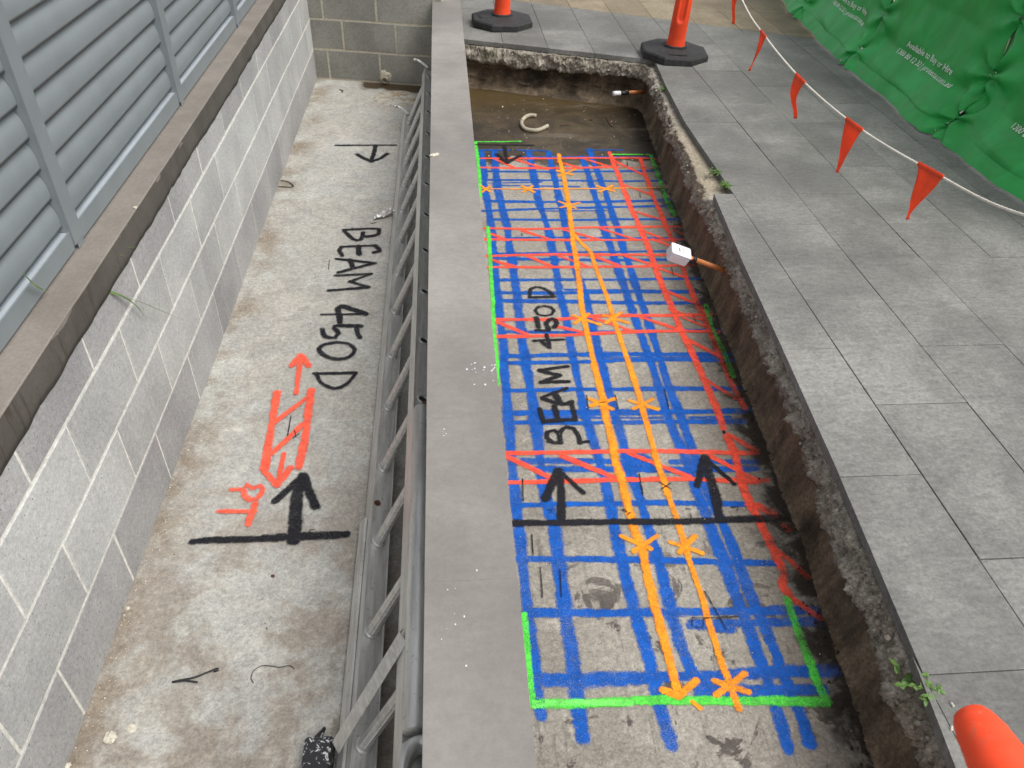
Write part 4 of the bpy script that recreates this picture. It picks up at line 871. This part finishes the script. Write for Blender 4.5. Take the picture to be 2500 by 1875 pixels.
# ------------------------------------------------------------------ small things
# junction box on its conduit, sticking out of the cut face
kb = K((1550, 550), 8.848)
wy = PX(*kb(1870, 950), 1.19).y; w0 = PX(*kb(1870, 950), 1.19)
jb = empty('junction_box', (w0.x-.25, wy, w0.z)); tag(jb, 'white junction box on an orange conduit sticking out of the pit side', 'junction box')
e0 = PY(*kb(1160, 690), wy+.01); axb = (w0-e0).normalized()
child(MB().frame([w0+axb*.06, e0+axb*.035], .0105, 16).build('conduit', M['conduit'], None, True), jb)
child(MB().frame([e0+axb*.036, e0+axb*.020], .0125, 16).build('conduit_collar', M['black'], None, True), jb)
child(MB().frame([e0+axb*.022, e0+axb*.002], .009, 14).build('conduit_neck', M['conduit'], None, True), jb)
tu = (PY(*kb(955, 545), e0.y)-e0)
def boxat(c, ax_, sx, sy, sz, bev):
    mb = MB().box((-sx, -sy, -sz), (sx, sy, sz), bev); Xa = ax_.normalized(); Ya = Vector((0, 0, 1)).cross(Xa).normalized()
    Ya = (Ya+Vector((0, -.18, .10))).normalized(); Za = Xa.cross(Ya).normalized(); Ya = Za.cross(Xa); m_ = Matrix((Xa, Ya, Za)).transposed()
    return mb, m_, Vector(c)
jc = e0-axb*.046
Ax = axb; Zn = (Vector((0, -.25, 1))-Ax*Vector((0, -.25, 1)).dot(Ax)).normalized(); Yn = Zn.cross(Ax)
mm = Matrix((Ax, Yn, Zn)).transposed()
def place(mb): mb.v = [mm @ v + jc for v in mb.v]; return mb
child(place(MB().box((-.046, -.032, -.034), (.046, .032, .014), .006)).build('box_body', M['white']), jb)
child(place(MB().box((-.047, -.033, .0143), (.047, .033, .0215), .005)).build('box_lid', M['white']), jb)
child(place(MB().box((-.012, -.012, .0217), (-.008, .012, .0222))).build('label_print', M['black']), jb)
for q in (-.010, -.002, .006, .012): child(place(MB().box((.002, q-.0012, .0217), (.014, q+.0012, .0221))).build('label_print', M['pvc']), jb)
# capped conduit in the far corner
c0 = PY(*K3_(1255, 722), 5.20); c1 = PY(*K3_(1405, 712), 5.27)
cc = empty('capped_conduit', c0); tag(cc, 'short orange conduit with white cap poking out in the dark far corner', 'pipe'); axc = (c1-c0).normalized()
child(MB().frame([c0+axc*.12, c1+axc*.12], .0115, 14).build('conduit', M['conduit'], None, True), cc)
child(MB().frame([c0+axc*.055, c0+axc*.125], .0135, 14).build('tape', M['black'], None, True), cc)
child(MB().frame([c0, c0+axc*.056], .0155, 16).build('cap', M['white'], None, True), cc)
# offcut of hose on the silt
hp_ = [PZ(*K3_(x, y), FZ+.012) for x, y in [(662, 893), (605, 890), (560, 918), (548, 955), (575, 992), (640, 1006), (700, 995), (748, 970)]]
hs_ = MB().frame([Vector(p) for p in catmull([tuple(p) for p in hp_], .012)], .0125, 12).build('hose_offcut', M['hose'], None, True); tag(hs_, 'curved grey offcut of hose lying on the wet silt', 'hose')
# cable ties and wire on the strip floor
def wire(name, label, cat, k, pts, r, mat, z=.004, closed=False):
    P = [PZ(*k(x, y), FZ+z+.0015*rnd.random()) for x, y in pts]; o = MB().frame([Vector(p) for p in catmull([tuple(p) for p in P], .008)], r, 6, True, .5).build(name, mat, None, True); return tag(o, label, cat)
wire('cable_tie', 'open black cable tie lying beside the foot of the block wall', 'cable tie', K2, [(250, 1438), (300, 1441), (350, 1442), (368, 1436), (345, 1412), (305, 1396), (268, 1393)], .0032, M['black'], .005)
wire('cable_tie', 'cut black cable tie folded into a Y on the near floor', 'cable tie', K((0, 1350)), [(1525, 998), (1430, 985), (1325, 997), (1400, 980), (1500, 960), (1600, 920), (1680, 890), (1685, 905), (1650, 915)], .0028, M['black'], .005)
wire('wire_offcut', 'thin dark curl of wire on the near floor beside the ladder', 'wire', K((600, 1350)), [(60, 1003), (40, 970), (60, 910), (120, 870), (200, 872), (260, 882), (340, 868), (375, 895)], .0011, M['black'], .003)
# crumpled wrapper under the ladder
wc = PZ(*K6(1070, 235), FZ+.012)
def wr(u, v):
    p = Vector((wc.x+(u-.5)*.105, wc.y+(v-.5)*.045+(u-.5)*.05, FZ+.004+.02*u)); d = fbm((u*6, v*6, 2.2), .6, 2.2, 4); return p+Vector((.004*d, .008*d, .020*abs(d)+.006*math.sin(u*9+v*4)))
wo_ = MB().grid(wr, 22, 14).build('wrapper', M['foil']); wo_.modifiers.new('t', 'SOLIDIFY').thickness = .0012; tag(wo_, 'crumpled silver foil wrapper on the floor against the ladder', 'litter')
# stones
def stone(px, py, k, r, label, z=FZ, sq=(1, .85, .55), mat='stone', name='stone_chip', grp=None):
    p = PZ(*k(px, py), z); o = lump((0, 0, 0), r, rnd.random()*30, 14, sq, .5).build(name, M[mat], None, False); o.location = (p.x, p.y, z+r*sq[2]*.55); o.rotation_euler = (0, 0, rnd.random()*6); return tag(o, label, 'stone', grp)
kA = K((0, 1350))
stone(852, 1432, kA, .0165, 'largest pale stone chip on the near strip floor'); stone(1018, 1352, kA, .011, 'flat pale mortar flake beside the largest stone chip', sq=(1.2, .8, .2)); stone(985, 430, kA, .006, 'small pale chip next to the foot of the block wall')
stone(2105, 180, kA, .006, 'small dark pebble on the brown stained strip floor', mat='rust'); stone(515, 1648, kA, .008, 'pale chip in the bottom corner against the block wall')
stone(1460, 1200, K2, .020, 'white chip resting on the edge of the coping near the ladder', CZ, (.55, 1, .3)); stone(1948, 965, K11, .007, 'dark pebble between the red lines in the pit', mat='black', sq=(1.2, .8, .5))
stone(915, 520, K((2200, 1650), 7.373), .005, 'white chip on the paving beside the near bollard', 0.0, (.6, 1.2, .5)); stone(905, 955, K((2200, 1650), 7.373), .0055, 'white chip in the joint at the near edge of the pit', 0.0, (.6, 1.2, .5))
stone(1045, 1605, K((0, 0)), .007, 'tiny white chip on the brown coping below the louvre screen', .480)
# white paint flecks on the coping
def flecks(cx, cy, k, spread, n, seed):
    rr_ = random.Random(seed); mb = MB()
    for _ in range(n):
        p = PZ(*k(cx+rr_.gauss(0, spread[0]), cy+rr_.gauss(0, spread[1])), CZ+.0012)
        if not (-.06 < p.x < .124): continue
        r_ = min(.0032, abs(rr_.gauss(0, .0013))+.0005); m_ = 7; vs_ = [(p.x+r_*(.6+.6*rr_.random())*math.cos(6.28*q/m_), p.y+r_*1.4*(.6+.6*rr_.random())*math.sin(6.28*q/m_), p.z) for q in range(m_)]; mb.add(vs_, [tuple(range(m_))])
    o = child(mb.build('paint_fleck', M['refl']), dw); o['kind'] = 'stuff'
flecks(1908, 1440, K6, (14, 60), 16, 3); flecks(1820, 1450, K6, (50, 60), 14, 5); flecks(1660, 440, K((600, 1350)), (110, 170), 9, 8); flecks(1850, 480, K10, (12, 26), 5, 12)
# loose grit and crumbs swept to the edges
def crumbs(name, parent, fn, n, seed, mat):
    rr_ = random.Random(seed); mb = MB()
    for _ in range(n):
        x, y, z, r_ = fn(rr_); a = rr_.random()*6.28; d = [Vector((math.cos(a+k*2.1)*r_*(.6+.6*rr_.random()), math.sin(a+k*2.1)*r_*(.6+.6*rr_.random()), 0)) for k in range(3)]
        mb.add([Vector((x, y, z))+q for q in d]+[Vector((x, y, z+r_*(.5+.6*rr_.random())))], [(0, 1, 3), (1, 2, 3), (2, 0, 3)])
    o = mb.build(name, mat, parent); o['kind'] = 'stuff'; return o
crumbs('grit', strip, lambda q: (WX+.004+abs(q.gauss(0, .03)), q.uniform(.6, 5.7), FZ+.0003, abs(q.gauss(0, .0016))+.0008), 900, 1, M['stone'])
crumbs('grit', strip, lambda q: (q.uniform(-.9, -.27), q.uniform(.7, 5.6), FZ+.0003, abs(q.gauss(0, .0013))+.0006), 420, 2, M['pvc'])
crumbs('grit', strip, lambda q: (q.uniform(-.9, -.27), q.uniform(.7, 5.6), FZ+.0003, abs(q.gauss(0, .0012))+.0006), 260, 9, M['rust'])
crumbs('grit', pit, lambda q: (q.uniform(.13, 1.0), q.uniform(.7, 4.4), FZ+.0055, abs(q.gauss(0, .0012))+.0006), 320, 3, M['stone'])
def alongcut(q):
    y_ = q.uniform(.6, 5.2); i_ = int(np.argmin(np.abs(path[:1080, 1]-y_))); d_ = .012+abs(q.gauss(0, .035)); return (path[i_][0]+inn[i_][0]*d_, path[i_][1]+inn[i_][1]*d_, FZ+.004, abs(q.gauss(0, .003))+.001)
crumbs('soil_crumb', pit, alongcut, 600, 4, mat_plain('dark_soil', (.03, .02, .012), .95, 0, .3, 60))
rr9 = random.Random(77); mbs = MB()
for _ in range(420):                         # stones showing in the broken concrete
    i_ = rr9.randrange(120, len(path)-40); z_ = rr9.uniform(-.118, -.045); r_ = min(.012, abs(rr9.gauss(0, .0035))+.0022); d_ = rr9.uniform(.006, .016)
    mbs.add(*(lambda L_: (L_.v, L_.f))(lump((path[i_][0]+inn[i_][0]*d_, path[i_][1]+inn[i_][1]*d_, z_), r_, rr9.random()*40, 7, (1, 1, .8), .45)))
o = mbs.build('embedded_stone', mat_plain('aggregate', (.30, .265, .215), .9, 0, .4, 35, .3), rim, False); o['kind'] = 'stuff'
crumbs('grit', pit, lambda q: (q.uniform(.2, 1.3), q.uniform(4.4, 5.5), FZ+.001, abs(q.gauss(0, .0025))+.0008), 160, 6, M['stone'])
crumbs('grit', pav, lambda q: (q.uniform(1.1, 2.6), q.uniform(.7, 6), .0012, abs(q.gauss(0, .0012))+.0005), 110, 7, M['stone'])
# twigs and leaf scraps on the strip and on the silt
for (k, pts, r_, lb) in [(K6, [(640, 655), (645, 580)], .0016, 'short dark twig left of the letter A'), (K6, [(960, 300), (985, 298), (1010, 290)], .0026, 'dark twig below the foil wrapper'), (K2, [(725, 690), (750, 700), (740, 712)], .004, 'brown leaf scrap near the far drain dish'), (K3_, [(845, 970), (880, 962), (915, 963)], .003, 'thin dark twig right of the hose offcut'), (K3_, [(1205, 900), (1225, 950), (1245, 975)], .004, 'larger dark twig on the silt'), (K3_, [(1075, 925), (1095, 920)], .006, 'small dark leaf scrap on the silt')]:
    wire('twig', lb, 'twig', k, pts, r_, M['rust'], .004)

# weeds on the broken edge and grass in the coping
def leafblade(mb, base, d, ln, wd, droop):
    d = Vector(d).normalized(); s_ = d.cross(Vector((0, 0, 1))); s_ = s_.normalized() if s_.length > .01 else Vector((1, 0, 0))
    def fn(u, v): h = wd*math.sin(min(1, .12+.88*v)*math.pi)**.8; return Vector(base)+d*(ln*v)+Vector((0, 0, -droop*v*v))+s_*((u-.5)*2*h)+Vector((0, 0, .25*h*abs(u-.5)*2))
    mb.grid(fn, 2, 6)
def weed(px, py, z, n, size, label, k, seed, spread=.03, rnd_leaf=False):
    rr_ = random.Random(seed); c = PZ(*k(px, py), z); root = empty('weed', c); tag(root, label, 'weed', 'weeds along the broken paving edge'); mb = MB(); sb = MB()
    for q in range(n):
        a = rr_.random()*6.28; b = c+Vector((math.cos(a)*spread*rr_.random(), math.sin(a)*spread*1.6*rr_.random(), .005+rr_.random()*size*.6))
        sb.frame([c+Vector((0, 0, -.01)), (c+b)/2+Vector((0, 0, .006)), b], .0009, 5)
        for w in range(3): a2 = a+w*2.1+rr_.random(); leafblade(mb, b, (math.cos(a2), math.sin(a2), .35*rr_.random()), size*(.5+.6*rr_.random()), size*(.30 if rnd_leaf else .12), size*.25)
    child(mb.build('leaf_tuft', M['leaf'], None, True), root); child(sb.build('stem', M['leaf'], None, True), root)
weed(1645, 700, -.03, 12, .024, 'small green weed at the far corner of the pit below the bollard', K3_, 1, .03)
weed(2035, 1345, -.012, 10, .026, 'weed with narrow leaves beside the missing tile', K3_, 2, .025)
weed(2115, 1445, -.012, 20, .024, 'bushy green weed at the missing tile', K3_, 3, .032)
weed(1480, 1080, -.012, 18, .014, 'round leaved weed hanging over the near edge of the pit', K((1800, 1350)), 4, .038, True)
weed(1260, 965, -.05, 5, .020, 'two round weed leaves on the concrete below the near edge', K((1800, 1350)), 5, .03, True)
kG = K((0, 450))
def grassy(label, pts, wd):
    P = [Vector(PX(*kG(x, y), X)) for x, y, X in pts]; C = [Vector(p) for p in catmull([tuple(p) for p in P], .01)]; N = len(C); vs = []; 
    for i, p in enumerate(C):
        t_ = (C[min(i+1, N-1)]-C[max(i-1, 0)]).normalized(); s_ = t_.cross(Vector((.6, -.3, .7))).normalized(); h = wd*max(.12, math.sin(math.pi*min(1, (i+.5)/N)))
        vs += [p-s_*h, p+Vector((0, 0, -.0006)), p+s_*h]
    o = obj('grass_blade', vs, [(i*3+k, i*3+k+1, i*3+k+4, i*3+k+3) for i in range(N-1) for k in (0, 1)], M['grass'], None, True); return tag(o, label, 'grass')
grassy('grass tuft leaning over the coping beside the louvre post', [(570, 575, -.99), (700, 545, -.965), (830, 520, -.93), (960, 552, -.905)], .0035)
grassy('thin seeding grass stalk rising above the coping tuft', [(600, 560, -.985), (800, 515, -.95), (950, 492, -.92), (1065, 482, -.90)], .0014)
grassy('long grass blade drooping over the front of the block wall', [(425, 795, -.99), (600, 806, -.965), (750, 818, -.94), (880, 838, -.915), (1000, 895, -.905), (1080, 970, -.905), (1130, 1050, -.908)], .0038)
grassy('fine grass stalk reaching past the long drooping blade', [(750, 818, -.94), (900, 855, -.91), (1100, 915, -.895), (1300, 1000, -.89), (1430, 1055, -.895)], .0012)
grassy('single grass blade growing up in front of the louvre rail', [(375, 832, -.985), (280, 785, -.975), (225, 735, -.97), (170, 675, -.97)], .0040)
